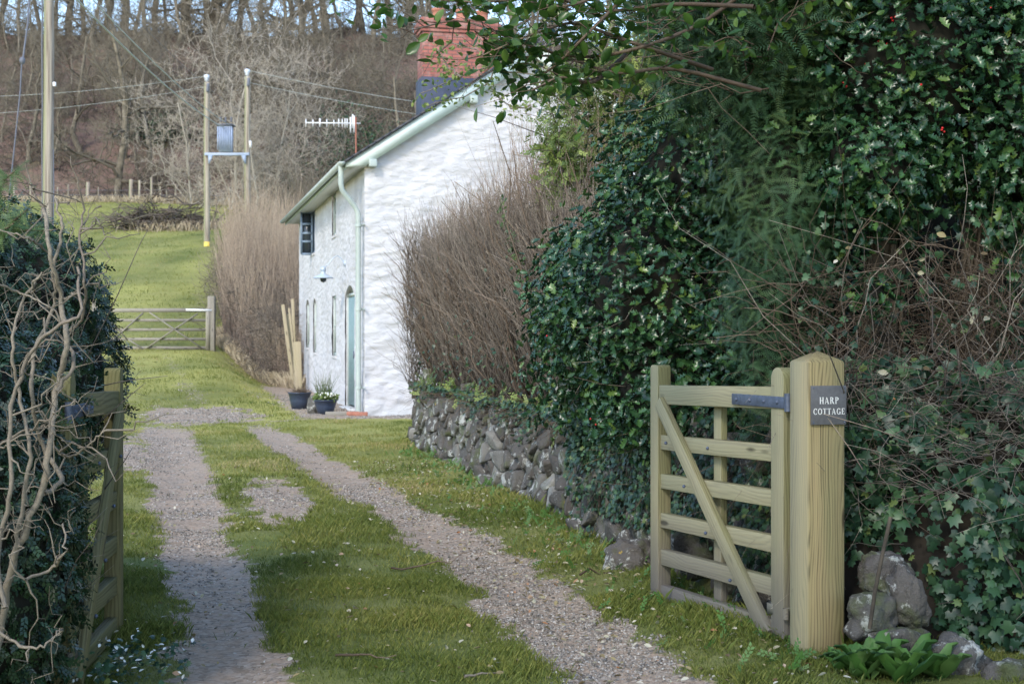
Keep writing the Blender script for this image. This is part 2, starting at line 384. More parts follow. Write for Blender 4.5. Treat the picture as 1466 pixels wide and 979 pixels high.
def m_stone():
    m, t = newmat('field_stone'); b = NB(t); g = b.n('ShaderNodeNewGeometry'); pos = g.outputs['Position']; rn = b.attr('rnd').outputs['Fac']
    c = b.ramp(rn, [(0, (.065, .06, .055)), (.3, (.12, .11, .10)), (.6, (.085, .08, .076)), (.85, (.15, .145, .13)), (1, (.28, .275, .25))])
    n = b.noise(pos, 14, 5, .65); c = b.mix(b.math('MULTIPLY', b.ramp(n, [(.35, (0, 0, 0)), (.7, (1, 1, 1))]), .55), c, (.075, .07, .062), 'MIX')
    lic = b.noise(pos, 7, 6, .75); c = b.mix(b.ramp(lic, [(.545, (0, 0, 0)), (.60, (.9, .9, .9))]), c, (.42, .43, .40))
    ye = b.noise(b.mapping(pos, (1.7, 1.1, 1.3)), 8.5, 4, .6); c = b.mix(b.ramp(ye, [(.7, (0, 0, 0)), (.73, (.7, .7, .7))]), c, (.42, .30, .06))
    mo = b.noise(pos, 4.2, 4, .6); c = b.mix(b.ramp(mo, [(.53, (0, 0, 0)), (.66, (.75, .75, .75))]), c, (.075, .095, .03))
    b.out(c, .9, b.bump(b.math('ADD', n, b.noise(pos, 45, 4, .7)), .9, .02), spec=.25); return m
M['stone'] = m_stone()
def m_ground():
    m, t = newmat('ground'); b = NB(t); g = b.n('ShaderNodeNewGeometry').outputs['Position']
    gr, wd, mo = b.attr('gravel').outputs['Fac'], b.attr('wood').outputs['Fac'], b.attr('moss').outputs['Fac']
    n1, n2, n3 = b.noise(g, .9, 4), b.noise(g, 9, 5, .7), b.noise(g, 55, 3, .7)
    grass = b.mix(n2, (.055, .075, .02), (.15, .18, .05))
    grass = b.mix(b.math('MULTIPLY', b.ramp(n1, [(.4, (0, 0, 0)), (.65, (1, 1, 1))]), .5), grass, (.17, .17, .045))
    grass = b.mix(mo, grass, b.mix(n2, (.24, .26, .06), (.40, .365, .12)))
    v = b.n('ShaderNodeTexVoronoi'); v.inputs['Scale'].default_value = 48; b.l(g, v.inputs['Vector'])
    peb = b.ramp(b.n('ShaderNodeSeparateColor').outputs[0], [(0, (.5, .5, .5)), (1, (.5, .5, .5))])
    sc = b.n('ShaderNodeSeparateColor'); b.l(v.outputs['Color'], sc.inputs[0])
    peb = b.ramp(sc.outputs[0], [(0, (.13, .11, .085)), (.5, (.26, .22, .175)), (1, (.40, .355, .30))])
    soil = b.mix(n3, (.25, .175, .115), (.49, .37, .27))
    trk = b.mix(b.ramp(n2, [(.35, (.15, .15, .15)), (.6, (.8, .8, .8))]), soil, peb)
    # ragged edge between the grass and the track
    e = b.math('ADD', gr, b.math('ADD', b.math('MULTIPLY_ADD', n2, .9, -.45), b.math('MULTIPLY_ADD', n3, .5, -.25)))
    fl = b.math('MULTIPLY', b.ramp(b.noise(g, .45, 5, .65), [(.42, (0, 0, 0)), (.6, (1, 1, 1))]), .35); grass = b.mix(fl, grass, (.26, .25, .10)); c = b.mix(b.ramp(e, [(.42, (0, 0, 0)), (.58, (1, 1, 1))]), grass, trk)
    lit = b.ramp(b.noise(g, .35, 6, .7), [(.3, (.10, .07, .058)), (.5, (.19, .125, .10)), (.7, (.12, .12, .065))])
    c = b.mix(wd, c, lit)
    b.out(c, .95, b.bump(b.math('ADD', n3, b.math('MULTIPLY', v.outputs['Distance'], -1.)), .4, .015), spec=.15); return m
M['ground'] = m_ground()
M['grass'] = leafmat('grass_blade', [(0, (.06, .09, .018)), (.45, (.135, .17, .036)), (.8, (.26, .26, .065)), (1, (.42, .35, .17))], .55, .3, .25, big=.5)
M['dry_grass'] = leafmat('dead_grass', [(0, (.3, .24, .15)), (1, (.52, .44, .32))], .8, .2, .2)
M['gravel'] = leafmat('gravel_chip', [(0, (.10, .09, .075)), (.4, (.22, .195, .165)), (.8, (.33, .30, .265)), (1, (.48, .45, .40))], .8, 0, .3)
# ------------------------------------------------------------ terrain
def WL(Y): return .52 - .205 * (Y - 10.2)                 # foot of the stone wall
def XW(Y): return -2.62 - .24 * (Y - 26)                  # cottage front wall
def trackL(Y): return -1.10 - .255 * (Y - 5.94)
def trackR(Y): return np.where(Y < 9.4, .503 - .202 * (Y - 5.94), -.19 - .275 * (Y - 9.37))
def hgt(X, Y, fine=True):
    X, Y = np.broadcast_arrays(np.asarray(X, float), np.asarray(Y, float))
    rise = .082 * np.log1p(np.exp(np.clip((Y - 27.2) * 1.2, -30, 30))) / 1.2
    rise = np.where(Y > 52, .082 * 24.8, rise) + .165 * 0
    z = np.minimum(rise, .082 * 14.3)
    z = z + .166 * np.clip(Y - 41.8, 0, 65) + .30 * np.clip(Y - 106.8, 0, 5) + .475 * np.clip(Y - 111, 0, 42)
    d = XW(Y) - X
    wgt = (1 - sstep(.7, 2.4, d)) * (1 - sstep(38.5, 44, Y)) * sstep(20, 25, Y)
    z = lerp(z, .09 + .012 * np.clip(Y - 26, 0, 12), wgt)
    d2 = np.minimum(X - WL(Y), (Y - (6.72 - .4 * (X - 1.4))) )
    bank = (.58 * sstep(.1, .45, d2) + .22 * np.clip(d2 - .45, 0, 8)) * (1 - sstep(19.3, 20.2, Y))
    z = z + bank + .07 * np.exp(-np.clip(-d2, 0, 9) / .35) * (1 - sstep(19, 21, Y)) * (d2 < 0)
    z = z + .12 * np.clip(-2.3 - .26 * (Y - 6) - X, 0, 3) * (1 - sstep(18, 26, Y))
    far = sstep(40, 70, Y)
    z = z + .8 * far * vnoise(X / 14, Y / 14, 0, 3) + 1.2 * sstep(110, 125, Y) * vnoise(X / 6, Y / 6, 0, 5)
    if fine:
        tr = np.minimum(np.abs(X - trackL(Y)), np.abs(X - trackR(Y)))
        z = z - .035 * np.exp(-(tr / .3) ** 2) * (1 - sstep(20, 26, Y)) + .018 * fbm(X * 1.7, Y * 1.7, 0, 9) + .006 * vnoise(X * 9, Y * 9, 0, 4)
    return z
def gravel_mask(X, Y):
    n = .22 * fbm(X * 1.3, Y * .8, 0, 21) + .28 * vnoise(X * 7, Y * 4, 0, 22) + .28 * vnoise(X * 19, Y * 12, 0, 23)
    def band(c, hw, n=n): return 1 - sstep(.5, 1.5, (np.abs(X - c) + n * .26) / hw)
    fade = 1 - sstep(21, 27, Y)
    g = np.maximum(band(trackL(Y), .22 + .014 * np.clip(Y - 6, 0, 20)) * (.95), band(trackR(Y), .29)) * fade; g = g * np.clip(1.05 - .35 * np.clip(fbm(X * 4, Y * 2, 0, 24), 0, 1), 0, 1)
    def ell(cx, cy, rx, ry, sk=0): return 1 - sstep(.7, 1.15, np.sqrt(((X - cx - sk * (Y - cy)) / rx) ** 2 + ((Y - cy) / ry) ** 2) + n * 1.1)
    g = np.maximum(g, ell(-2.0, 12.7, .30, 2.0, -.22)); g = np.maximum(g, ell(-5.7, 26.4, 1.0, 2.3, -.2)); g = np.maximum(g, ell(-4.9, 18.6, .3, 2.6, -.25))
    d = XW(Y) - X
    g = np.maximum(g, (1 - sstep(.9, 1.5, d + n * .4)) * sstep(24.6, 25.3, Y + n * .3) * (1 - sstep(36, 39, Y)) * (X < -1))
    g = np.maximum(g, (1 - sstep(24.9, 25.6, Y + .24 * (-2.6 - X) + n * .2)) * sstep(24.4, 24.9, Y) * (X > -4.4) * (X < -1.0) * .9)
    g = np.maximum(g, .45 * band(-7.7 - .30 * (Y - 34), .22) * sstep(28, 30, Y) * (1 - sstep(40, 42, Y)))      # faint ruts up to the far gate
    g = np.maximum(g, .4 * band(-6.2 - .30 * (Y - 34), .2) * sstep(28, 30, Y) * (1 - sstep(40, 42, Y)))
    return np.clip(g, 0, 1)
def axis(parts):
    o = [];
    for a, b, st in parts: o.append(np.arange(a, b, st))
    return np.concatenate(o + [[parts[-1][1]]])
gx = axis([(-160, -40, 5), (-40, -14, .8), (-14, -6.5, .25), (-6.5, 3.2, .07), (3.2, 12, .5), (12, 160, 5)])
gy = axis([(-40, 4, 2), (4, 5.5, .3), (5.5, 14, .07), (14, 30, .14), (30, 46, .3), (46, 160, 1.4), (160, 420, 13)])
GX, GY = np.meshgrid(gx, gy); GZ = hgt(GX, GY)
nx_, ny_ = len(gx), len(gy); ii = (np.arange(ny_ - 1)[:, None] * nx_ + np.arange(nx_ - 1)[None]).ravel()
gv = np.stack([GX, GY, GZ], -1).reshape(-1, 3)
gmask = gravel_mask(GX, GY).ravel()
wd = (sstep(106, 109, GY) + sstep(.1, .3, np.minimum(GX - WL(GY), GY - 6.7)) * (GY < 20)).ravel()
wd = np.maximum(wd, (sstep(60, 66, GY) * sstep(0, 3, GX + 9.5 + .1 * (GY - 60))).ravel())
moss = (np.clip(sstep(9.5, 20, GY) * (1 - .1 * sstep(38, 50, GY)) * (.62 + .6 * fbm(GX * .6, GY * .3, 0, 31)), 0, 1)).ravel()
tag(mesh('ground', gv, np.stack([ii, ii + 1, ii + nx_ + 1, ii + nx_], 1), M['ground'], attr={'gravel': gmask, 'wood': np.clip(wd, 0, 1), 'moss': moss}, smooth=True, loc=(0, 0, 0)), kind='structure')

# ---- grass blades, gravel chips
BL = np.array([(0, -.5, 0), (0, .5, 0), (.18, .3, .6), (.5, 0, 1.0)]); BLF = [np.array([[0, 1, 2], [0, 2, 3]])]
def blades(N, xr, yr, hmin, hmax, wdt, cond=None, gpow=1.):
    X = rng.uniform(*xr, N); Y = rng.uniform(*yr, N)
    keep = np.abs(X) < Y * .37 + .3
    X, Y = X[keep], Y[keep]
    g = gravel_mask(X, Y); n = fbm(X * 2.2, Y * 2.2, 0, 44)
    d2 = np.minimum(X - WL(Y), (Y - (6.72 - .4 * (X - 1.4))))
    p = (1 - sstep(.22, .75, g)) * np.clip(.78 + .6 * n, .3, 1) * ((d2 < .06) | (Y > 20)) * ((Y < 24.6) | (XW(Y) - X > .5))
    if cond is not None: p = p * cond(X, Y)
    k = rng.random(len(X)) < p; X, Y, n = X[k], Y[k], n[k]
    verge = np.exp(-np.clip(-d2[k], 0, 9) / .35) * (Y < 20)
    h = rng.uniform(hmin, hmax, len(X)) * (1 + .5 * n) * (1 + .35 * verge)
    az = rng.uniform(0, 6.283, len(X)); c, s_ = np.cos(az), np.sin(az); z0 = np.zeros_like(c)
    Rm = np.stack([np.stack([c, -s_, z0], -1), np.stack([s_, c, z0], -1), np.stack([z0, z0, z0 + 1], -1)], 1)
    sc = np.stack([h * rng.uniform(.4, 1.6, len(X)), np.full(len(X), wdt), h], 1)
    return inst(BL, BLF, np.stack([X, Y, hgt(X, Y) - .004], 1), Rm, sc)
def cat(parts):
    o = 0; Vs, Fs, As = [], {}, []
    for V, f, a in parts:
        for q in (f if isinstance(f, list) else [f]):
            q = np.asarray(q)
            if q.size: Fs.setdefault(q.shape[1], []).append(q + o)
        Vs.append(V); As.append(a); o += len(V)
    return np.concatenate(Vs), [np.concatenate(v) for v in Fs.values()], np.concatenate(As)
gV, gF, gA = cat([blades(190000, (-3.4, 2.6), (5.4, 9), .014, .042, .0032), blades(150000, (-5.5, 2), (9, 14.5), .018, .045, .0042),
                  blades(125000, (-8.5, 2.2), (14.5, 25), .02, .045, .007), blades(45000, (-14, -3), (25, 42), .025, .06, .013), blades(80000, (-30, -7), (42, 104), .03, .09, .022),
                  blades(5000, (-3, 2.0), (5.4, 20), .04, .09, .005, lambda X, Y: np.exp(-np.abs(X - WL(Y)) / .3)),
                  blades(2500, (-3, -1.2), (5.4, 9), .03, .07, .005, lambda X, Y: (X < trackL(Y) - .45) * 1.)])
gA = np.clip(gA * .85 + .32 * sstep(9, 19, gV[:, 1]), 0, 1)
tag(mesh('grass', gV, gF, M['grass'], attr={'rnd': gA}, loc=(0, 0, 0)), 'short mossy green grass between and beside the wheel tracks', 'grass', kind='stuff')
def chips(N, xr, yr, s0, s1, f=None):
    X = rng.uniform(*xr, N); Y = rng.uniform(*yr, N); k = np.abs(X) < Y * .37 + .3; X, Y = X[k], Y[k]
    p = gravel_mask(X, Y) ** 1.6 * np.clip(.55 + .8 * fbm(X * 1.5, Y * 1.5, 0, 61), .05, 1)
    if f is not None: p = p * f(X, Y)
    k = rng.random(len(X)) < p; X, Y = X[k], Y[k]
    Nn = nrm(rng.normal(size=(len(X), 3)) * .5 + [0, 0, 1]); sc = rng.uniform(s0, s1, (len(X), 1)) * rng.uniform([.7, .5, .25], [1.4, 1, .6], (len(X), 3))
    V, Fs, a = inst(_o, [OCTF], np.stack([X, Y, hgt(X, Y) + .001], 1), frame_from(Nn), sc)
    return V, Fs, a
rightside = lambda X, Y: np.where(X > trackR(Y) - .6, 1., np.where((Y > 10) & (X > -2.9 - .12 * (Y - 12.5)), 1., .18))
cV, cF, cA = cat([chips(90000, (-3, 1.6), (5.4, 9), .004, .013, rightside), chips(70000, (-4.5, .6), (9, 14.5), .006, .015, rightside),
                  chips(40000, (-7, -.5), (14.5, 24), .008, .018, lambda X, Y: np.where(X < -3.9, 1, .45)), chips(30000, (-8, -1), (23, 33), .012, .026)])
cV = cV + rng.normal(size=cV.shape) * .0008
tag(mesh('gravel', cV, cF, M['gravel'], attr={'rnd': cA}, loc=(0, 0, 0)), 'loose grey gravel chips scattered over the wheel tracks', 'gravel', kind='stuff')
# fallen leaves
N = 4200; X = rng.uniform(-3.2, 1.4, N * 4); Y = rng.uniform(5.5, 17, N * 4)
d = WL(Y) - X; p = np.where((d > 0) & (d < 1.1), 1, .2) * (d > 0.02) * (np.abs(X) < .36 * Y + .2)
k = rng.random(len(X)) < p * .45; X, Y = X[k], Y[k]
V, Fs, a = inst(OVAL[0], [OVAL[1]], np.stack([X, Y, hgt(X, Y) + .018 + rng.uniform(0, .02, len(X))], 1), frame_from(nrm(rng.normal(size=(len(X), 3)) * .35 + [0, 0, 1])), rng.uniform(.012, .040, len(X)))
tag(mesh('fallen_leaves', V, Fs, M['dry_leaf'], attr={'rnd': a}, loc=(0, 0, 0)), 'pale fallen leaves scattered on the grass verge', 'fallen leaves', kind='stuff')

# ------------------------------------------------------------ the cottage
H0 = np.array([-2.62, 26, 0.]); k_ = math.hypot(1, .24)
ha = np.array([-.24, 1, 0]) / k_; hg = np.array([1, .24, 0]) / k_; UZ = np.array([0, 0, 1.])
def HP(t, u, z): return H0 + ha * (np.asarray(t)[..., None] * k_) + hg * np.asarray(u)[..., None] + UZ * np.asarray(z)[..., None]
LEN, WID, APX, EAV, SL = 12.47, 6.24, 3.12, 4.81, .654
def roofz(u): return EAV + SL * (APX - np.abs(np.asarray(u) - APX))
cot = empty('cottage', (H0[0], H0[1], 0), 'white stone cottage with sage green bargeboard, door and gutter beside the drive', 'cottage')
def wall_grid(us, zs, fn, top, open_=[]):
    """grid surface; fn(u,z)->point; faces whose centre lies inside an opening are dropped; top(u) caps the heights"""
    U, Z = np.meshgrid(us, zs); Zt = np.minimum(Z, top(U)); P = fn(U, Zt).reshape(-1, 3)
    n = len(us); i = (np.arange(len(zs) - 1)[:, None] * n + np.arange(n - 1)[None])
    cu = (us[:-1] + us[1:])[None] / 2 + 0 * zs[:-1, None]; cz = (zs[:-1] + zs[1:])[:, None] / 2 + 0 * us[None, :-1]
    keep = Z[:-1, :-1] < top(cu)
    for a, b, c, d_ in open_: keep &= ~((cu > a) & (cu < b) & (cz > c) & (cz < d_))
    i = i[keep]; f = np.stack([i, i + 1, i + n + 1, i + n], 1)
    ok = (np.linalg.norm(P[f[:, 0]] - P[f[:, 3]], axis=1) > 1e-5) & (np.linalg.norm(P[f[:, 1]] - P[f[:, 2]], axis=1) > 1e-5)
    tri = f[~ok]; return P, [f[ok]]
def lump(a, b, s): return (.010 if s == 70 else .004) * fbm(a * 5.5, b * 13, 0, s + 5, 2) + (.016 if s == 70 else .008) * fbm(a * 2.2, b * 4.2, 0, s, 4)
walltop = lambda u: roofz(u) - .14
us = np.linspace(0, WID, 157); us[0] = 0; zs = np.arange(-.1, 6.85, .04)
gP, gFx = wall_grid(us, zs, lambda u, z: HP(-lump(u, z, 70) * sstep(0, .08, u), u, z), walltop)
# smooth top edge: columns are capped exactly at the roof line
mbw = MB(); mbw.add(gP, gFx)
OPN = [(1.40, 2.81, -.1, 2.48, 'door'), (4.28, 5.0, 1.10, 2.36, 'w'), (8.2, 8.85, 1.14, 2.42, 'a'), (9.8, 10.55, 1.25, 2.44, 'a'), (4.28, 5.0, 3.62, 4.5, 'w'), (8.5, 9.4, 3.5, 4.5, 'open')]
ts = np.unique(np.concatenate([np.arange(0, LEN, .06), [LEN]] + [[o[0], o[1]] for o in OPN])); zf = np.unique(np.concatenate([np.arange(-.1, 4.7, .06)] + [[o[2], o[3]] for o in OPN]))
ts = ts[np.concatenate([[True], np.diff(ts) > .004])]; zf = zf[np.concatenate([[True], np.diff(zf) > .004])]
fP, fF = wall_grid(ts, zf, lambda t, z: HP(t, -lump(t, z, 80) * sstep(0, .08, t), z), lambda t: t * 0 + roofz(0) - .14, [o[:4] for o in OPN])
mbw.add(fP, fF)
V, f_, g_ = box(H0, ha, hg, UZ, (LEN * k_ - .02, 0.03, -.1), (LEN * k_, WID, 4.6)); mbw.add(V, f_)
V, f_, g_ = box(H0, ha, hg, UZ, (.05, WID - .02, -.1), (LEN * k_ - .05, WID, 4.7)); mbw.add(V, f_)
DEP = .12
for a, b, c, d_, kd in OPN:      # reveals
    a_, b_ = a * k_, b * k_; dd = DEP
    for lo, hi in (((a_ - .03, .025, c), (a_, dd, d_)), ((b_, .025, c), (b_ + .03, dd, d_)), ((a_ - .03, .025, d_), (b_ + .03, dd, d_ + .03)), ((a_ - .03, -.02 if kd != 'door' else .025, c - .05), (b_ + .03, dd, c))):
        V, f_, g_ = box(H0, ha, hg, UZ, lo, hi); mbw.add(V, f_)
    if kd in ('door', 'a'):      # spandrels of the segmental arch
        n = 9; w_ = b_ - a_; rise = .2 if kd == 'door' else .14
        xs = np.linspace(0, w_, n); ys = rise * (1 - (1 - ((xs - w_ / 2) / (w_ / 2)) ** 2))
        prof = [(x, -y) for x, y in zip(xs, ys)] + [(w_, .001), (0, .001)]
        V, f_, g_ = prism(prof, H0 + ha * a_ + UZ * d_ + hg * -.004, ha, UZ, hg, dd); mbw.add(V, f_)
wall = mbw.build('wall', M['white'], cot, smooth=False)
wall.data.polygons.foreach_set('use_smooth', np.ones(len(wall.data.polygons), bool))
es = wall.modifiers.new('es', 'EDGE_SPLIT'); es.split_angle = R(50)
# roof (two slopes of slate) with courses
mb = MB(); TH = .06
for sgn in (0, 1):
    n = 26; Ls = (APX + .38) * math.hypot(1, SL)
    for i in range(n):
        u0 = -.38 + (APX + .38) * i / n; u1 = -.38 + (APX + .38) * (i + 1) / n + .02
        z0 = EAV + SL * u0; z1 = EAV + SL * u1
        if sgn: u0, u1 = WID - u0, WID - u1
        prof = [(u0, z0 - .02), (u0, z0 + .035), (u1, z1 + .022), (u1, z1 - .02)]
        V, f_, g_ = prism(prof, H0 + ha * -.21, hg, UZ, ha, LEN * k_ + .43); mb.add(V, f_)
mb.build('roof', M['slate'], cot)
mb = MB(); prof = [(APX - .14, roofz(APX) - .06), (APX, roofz(APX) + .05), (APX + .14, roofz(APX) - .06)]
V, f_, g_ = prism(prof, H0 + ha * -.2, hg, UZ, ha, LEN * k_ + .4); mb.add(V, f_); mb.build('ridge_tile', M['slate'], cot)
# bargeboards, both slopes of the near verge
for sgn in (0, 1):
    mb = MB(); q = [(-.36, EAV - SL * .36 - .022), (APX, roofz(APX) - .022), (APX, roofz(APX) - .30), (.0, EAV - .30), (-.36, EAV - SL * .36 - .10)]
    if sgn: q = [(WID - x + .0, y) for x, y in q][::-1]
    V, f_, g_ = prism(q, H0 + ha * (-.16 if sgn else -.162), hg, UZ, ha, .03); mb.add(V, f_); mb.build('bargeboard', M['barge'], cot)
    mb = MB()     # boarded soffit of the verge
    q = [(0.0, EAV - .10), (APX, roofz(APX) - .10), (APX, roofz(APX) - .13), (0.0, EAV - .13)]
    if sgn: q = [(WID - x, y) for x, y in q][::-1]
    V, f_, g_ = prism(q, H0 + ha * -.13, hg, UZ, ha, .15); mb.add(V, f_); mb.build('verge_soffit', M['soffit'], cot)
for u in (.12, 1.95, WID - 1.95, WID - .12):       # purlin ends under the verge
    zc = roofz(u) - .33; mb = MB(); addbeam(mb, HP(-.20, u, zc), HP(.1, u, zc), .14, .13); mb.build('purlin_end', M['sage'], cot, bevel=.01)
# eaves: soffit, fascia, gutter and downpipe
mb = MB(); V, f_, g_ = box(H0, ha, hg, UZ, (-.1, -.33, EAV - .31), (LEN * k_ + .1, .03, EAV - .285)); mb.add(V, f_); mb.build('eaves_soffit', M['soffit'], cot)
mb = MB(); V, f_, g_ = box(H0, ha, hg, UZ, (-.12, -.355, EAV - .35), (LEN * k_ + .1, -.33, EAV - .25)); mb.add(V, f_); mb.build('fascia', M['sage'], cot)
an = np.linspace(math.pi, 2 * math.pi, 9); prof = [(math.cos(a) * .062, math.sin(a) * .062) for a in an] + [(math.cos(a) * .054, math.sin(a) * .054) for a in an[::-1]]
mb = MB(); V, f_, g_ = prism(prof, HP(0, -.425, EAV - .245) + ha * -.2, hg, UZ, ha, LEN * k_ + .35); mb.add(V, f_)
V, f_, g_ = prism([(math.cos(a) * .062, math.sin(a) * .062) for a in an], HP(0, -.425, EAV - .245) + ha * -.203, hg, UZ, ha, .006); mb.add(V, f_); mb.build('gutter', M['sage'], cot)
pp = [HP(.02, -.425, EAV - .28), HP(.02, -.425, EAV - .62), HP(.05, -.40, EAV - .72), HP(.14, -.16, EAV - 1.0), HP(.15, -.10, EAV - 1.12), HP(.15, -.095, .12)]
P = np.array(pp)[None]; V, f_, _ = tubes(P, .048, 12); mb = MB(); mb.add(V, f_)
for z in (3.45, 1.95, .55):
    V, f_, _ = tubes(np.array([[HP(.15, -.095, z), HP(.15, -.095, z + .05)]]), .062, 12); mb.add(V, f_); addbeam(mb, HP(.15, -.06, z + .025), HP(.15, .02, z + .025), .03, .03); addbeam(mb, HP(.1, -.02, z + .025), HP(-.12, -.02, z + .025), .02, .02)
mb.build('downpipe', M['sage'], cot, smooth=True)
# door and windows
mb = MB(); a_, b_ = 1.40 * k_, 2.81 * k_
V, f_, _ = box(H0, ha, hg, UZ, (a_ + .07, .065, .17), (b_ - .07, .10, 2.27)); mb.add(V, f_)
for j in range(7):
    x = a_ + .09 + (b_ - a_ - .18) * (j + .5) / 7; V, f_, _ = box(H0, ha, hg, UZ, (x - .075, .057, .19), (x + .075, .065, 2.25)); mb.add(V, f_)
door = mb.build('door', M['teal'], cot)
mb = MB(); addbeam(mb, HP(1.6, .0, 1.15), HP(1.6, .06, 1.15), .02, .14); mb.build('door_handle', M['steel'], door)
mb = MB()
for lo, hi in (((a_, .045, .12), (a_ + .07, .11, 2.5)), ((b_ - .07, .045, .12), (b_, .11, 2.5)), ((a_ + .07, .045, 2.27), (b_ - .07, .11, 2.33)), ((a_ + .07, .1, 2.33), (b_ - .07, .11, 2.5))):
    V, f_, _ = box(H0, ha, hg, UZ, lo, hi); mb.add(V, f_)
mb.build('door_frame', M['sage'], cot)
mb = MB(); V, f_, _ = box(H0, ha, hg, UZ, (a_ - .05, -.12, .0), (b_ + .05, .3, .13)); mb.add(V, f_); mb.build('doorstep', M['white'], cot, bevel=.02)
for a, b, c, d_, kd in OPN[1:]:
    a_, b_ = a * k_, b * k_; mb = MB(); w_ = b_ - a_; top = min(d_, 4.5)
    if kd == 'open':
        pass
    for lo, hi in (((a_, .03, c), (a_ + .05, .09, top)), ((b_ - .05, .03, c), (b_, .09, top)), ((a_ + .05, .03, c), (b_ - .05, .09, c + .06)), ((a_ + .05, .03, top - .06), (b_ - .05, .09, top)), ((a_ + w_ / 2 - .02, .035, c + .06), (a_ + w_ / 2 + .02, .08, top - .06)), ((a_ + .05, .04, (c + top) / 2 - .015), (a_ + w_ / 2 - .02, .075, (c + top) / 2 + .015)), ((a_ + w_ / 2 + .02, .04, (c + top) / 2 - .015), (b_ - .05, .075, (c + top) / 2 + .015))):
        V, f_, _ = box(H0, ha, hg, UZ, lo, hi); mb.add(V, f_)
    wn = mb.build('window', M['sage'] if kd != 'open' else M['blue_grey'], cot)
    mb = MB(); V, f_, _ = box(H0, ha, hg, UZ, (a_ + .05, .055, c + .06), (b_ - .05, .063, top - .06)); mb.add(V, f_); mb.build('pane', M['glass'], wn)
    if kd == 'open':       # the casement stands open, hinged on its far side
        cs = MB(); hw = .26; o = HP(b - .32, 0.0, 0)
        dirv = nrm(-hg * .95 + ha * .30); 
        for p0, p1 in (((0, c), (0, top)), ((hw, c), (hw, top)), ((0, c), (hw, c)), ((0, top), (hw, top)), ((0, (c + top) / 2), (hw, (c + top) / 2)), ((0, c + .3), (hw, c + .3)), ((0, top - .28), (hw, top - .28))):
            addbeam(cs, o + dirv * p0[0] + UZ * p0[1], o + dirv * p1[0] + UZ * p1[1], .05, .05, up=(0, 0, 1) if p0[1] == p1[1] else tuple(dirv))
        c1 = cs.build('casement', M['blue_grey'], cot); mb = MB(); addbeam(mb, o + dirv * .0 + UZ * (c + top) / 2, o + dirv * hw + UZ * (c + top) / 2, .006, top - c - .04); mb.build('pane', M['glass'], c1)
# lamp over the door
lb = HP(2.7, 0, 2.93); n = 12; tt = np.linspace(0, 1, n)
P = np.stack([lb + -hg * (.02 + .42 * t) + UZ * (.13 * math.sin(t * 4.6) + .05 * t) for t in tt])[None]
V, f_, _ = tubes(P, .011, 6); mb = MB(); mb.add(V, f_); addbeam(mb, lb + hg * .02, lb - hg * .04, .09, .11)
lamp = mb.build('wall_lamp', M['enamel'], cot, smooth=True)
e = P[0, -1]
def lathe(c, prof, n=20, cap=True):
    an = np.arange(n) / n * 2 * math.pi; V = np.array([[c[0] + r * math.cos(a), c[1] + r * math.sin(a), c[2] + z] for r, z in prof for a in an])
    i = np.arange(len(prof) - 1)[:, None] * n; j = np.arange(n)[None]; j2 = (j + 1) % n
    f = np.stack([i + j, i + j2, i + n + j2, i + n + j], -1).reshape(-1, 4); return V, f
mb = MB(); V, f_ = lathe(e, [(.012, .02), (.05, 0), (.06, -.06), (.045, -.07), (.05, -.13), (.20, -.20), (.21, -.215), (.19, -.21), (.04, -.14)]); mb.add(V, f_); mb.build('lamp_shade', M['enamel'], lamp, smooth=True)
mb = MB(); V, f_ = lathe(e, [(.0, -.30), (.05, -.28), (.065, -.22), (.04, -.15)]); mb.add(V, f_); mb.build('lamp_glass', M['glass'], lamp, smooth=True)
# chimney
tc = 7.0 * k_
mb = MB(); V, f_, g_ = box(H0, ha, hg, UZ, (tc - .35, APX - .87, 5.6), (tc + .35, APX + .87, 8.45)); mb.add(V, f_, g_)
for j, (o_, z0, z1) in enumerate(((.035, 8.45, 8.53), (.07, 8.53, 8.70), (.03, 8.70, 8.78))):
    V, f_, g_ = box(H0, ha, hg, UZ, (tc - .35 - o_, APX - .87 - o_, z0), (tc + .35 + o_, APX + .87 + o_, z1)); mb.add(V, f_, g_)
ch = mb.build('chimney', M['brick'], cot, bevel=.008)
mb = MB(); V, f_, g_ = box(H0, ha, hg, UZ, (tc - .385, APX - .90, 5.6), (tc + .385, APX + .90, 7.42)); mb.add(V, f_, g_); mb.build('flashing', M['lead'], ch, bevel=.01)
for u in (-.45, .1, .6):
    c = HP(7.0, APX + u, 8.78); mb = MB(); V, f_ = lathe(c, [(.17, 0), (.16, .05), (.13, .08), (.125, .2), (.15, .22), (.15, .27), (.11, .27), (.10, .1)]); mb.add(V, f_); mb.build('chimney_pot', M['terracotta'], ch, smooth=True)
# television aerial
ab = px(510, 232, 30.2); at_ = px(509.5, 168, 30.2)
aer = empty('television_aerial', ab, 'white rod television aerial on a rusty mast above the eaves', 'aerial')
V, f_, _ = tubes(np.array([[ab - [0, 0, .25], at_]]), .018, 8); MB().add(V, f_).build('mast', plain('rusty_steel', (.3, .12, .08), .8), aer)
mb = MB(); b0, b1 = px(438, 176, 30.2), px(516, 177, 30.2) ; addbeam(mb, b0, b1, .022, .022)
for xx, hh in [(438, 11), (448, 10), (468, 11), (478, 9), (485, 12), (490, 12), (494, 13), (497, 13)]:
    mb2 = None; c = px(xx, 176.5, 30.2); addbeam(mb, c + [0, 0, -hh / 2 / 69.2], c + [0, 0, hh / 2 / 69.2], .02, .02, up=(1, 0, 0))
for xx, a, b in [(458, 170, 182), (502, 168, 190), (505, 164, 184), (507, 166, 190)]:
    addbeam(mb, px(xx, a, 30.2), px(xx, b, 30.2), .03, .03, up=(1, 0, 0))
mb.build('antenna', M['white_metal'], aer)
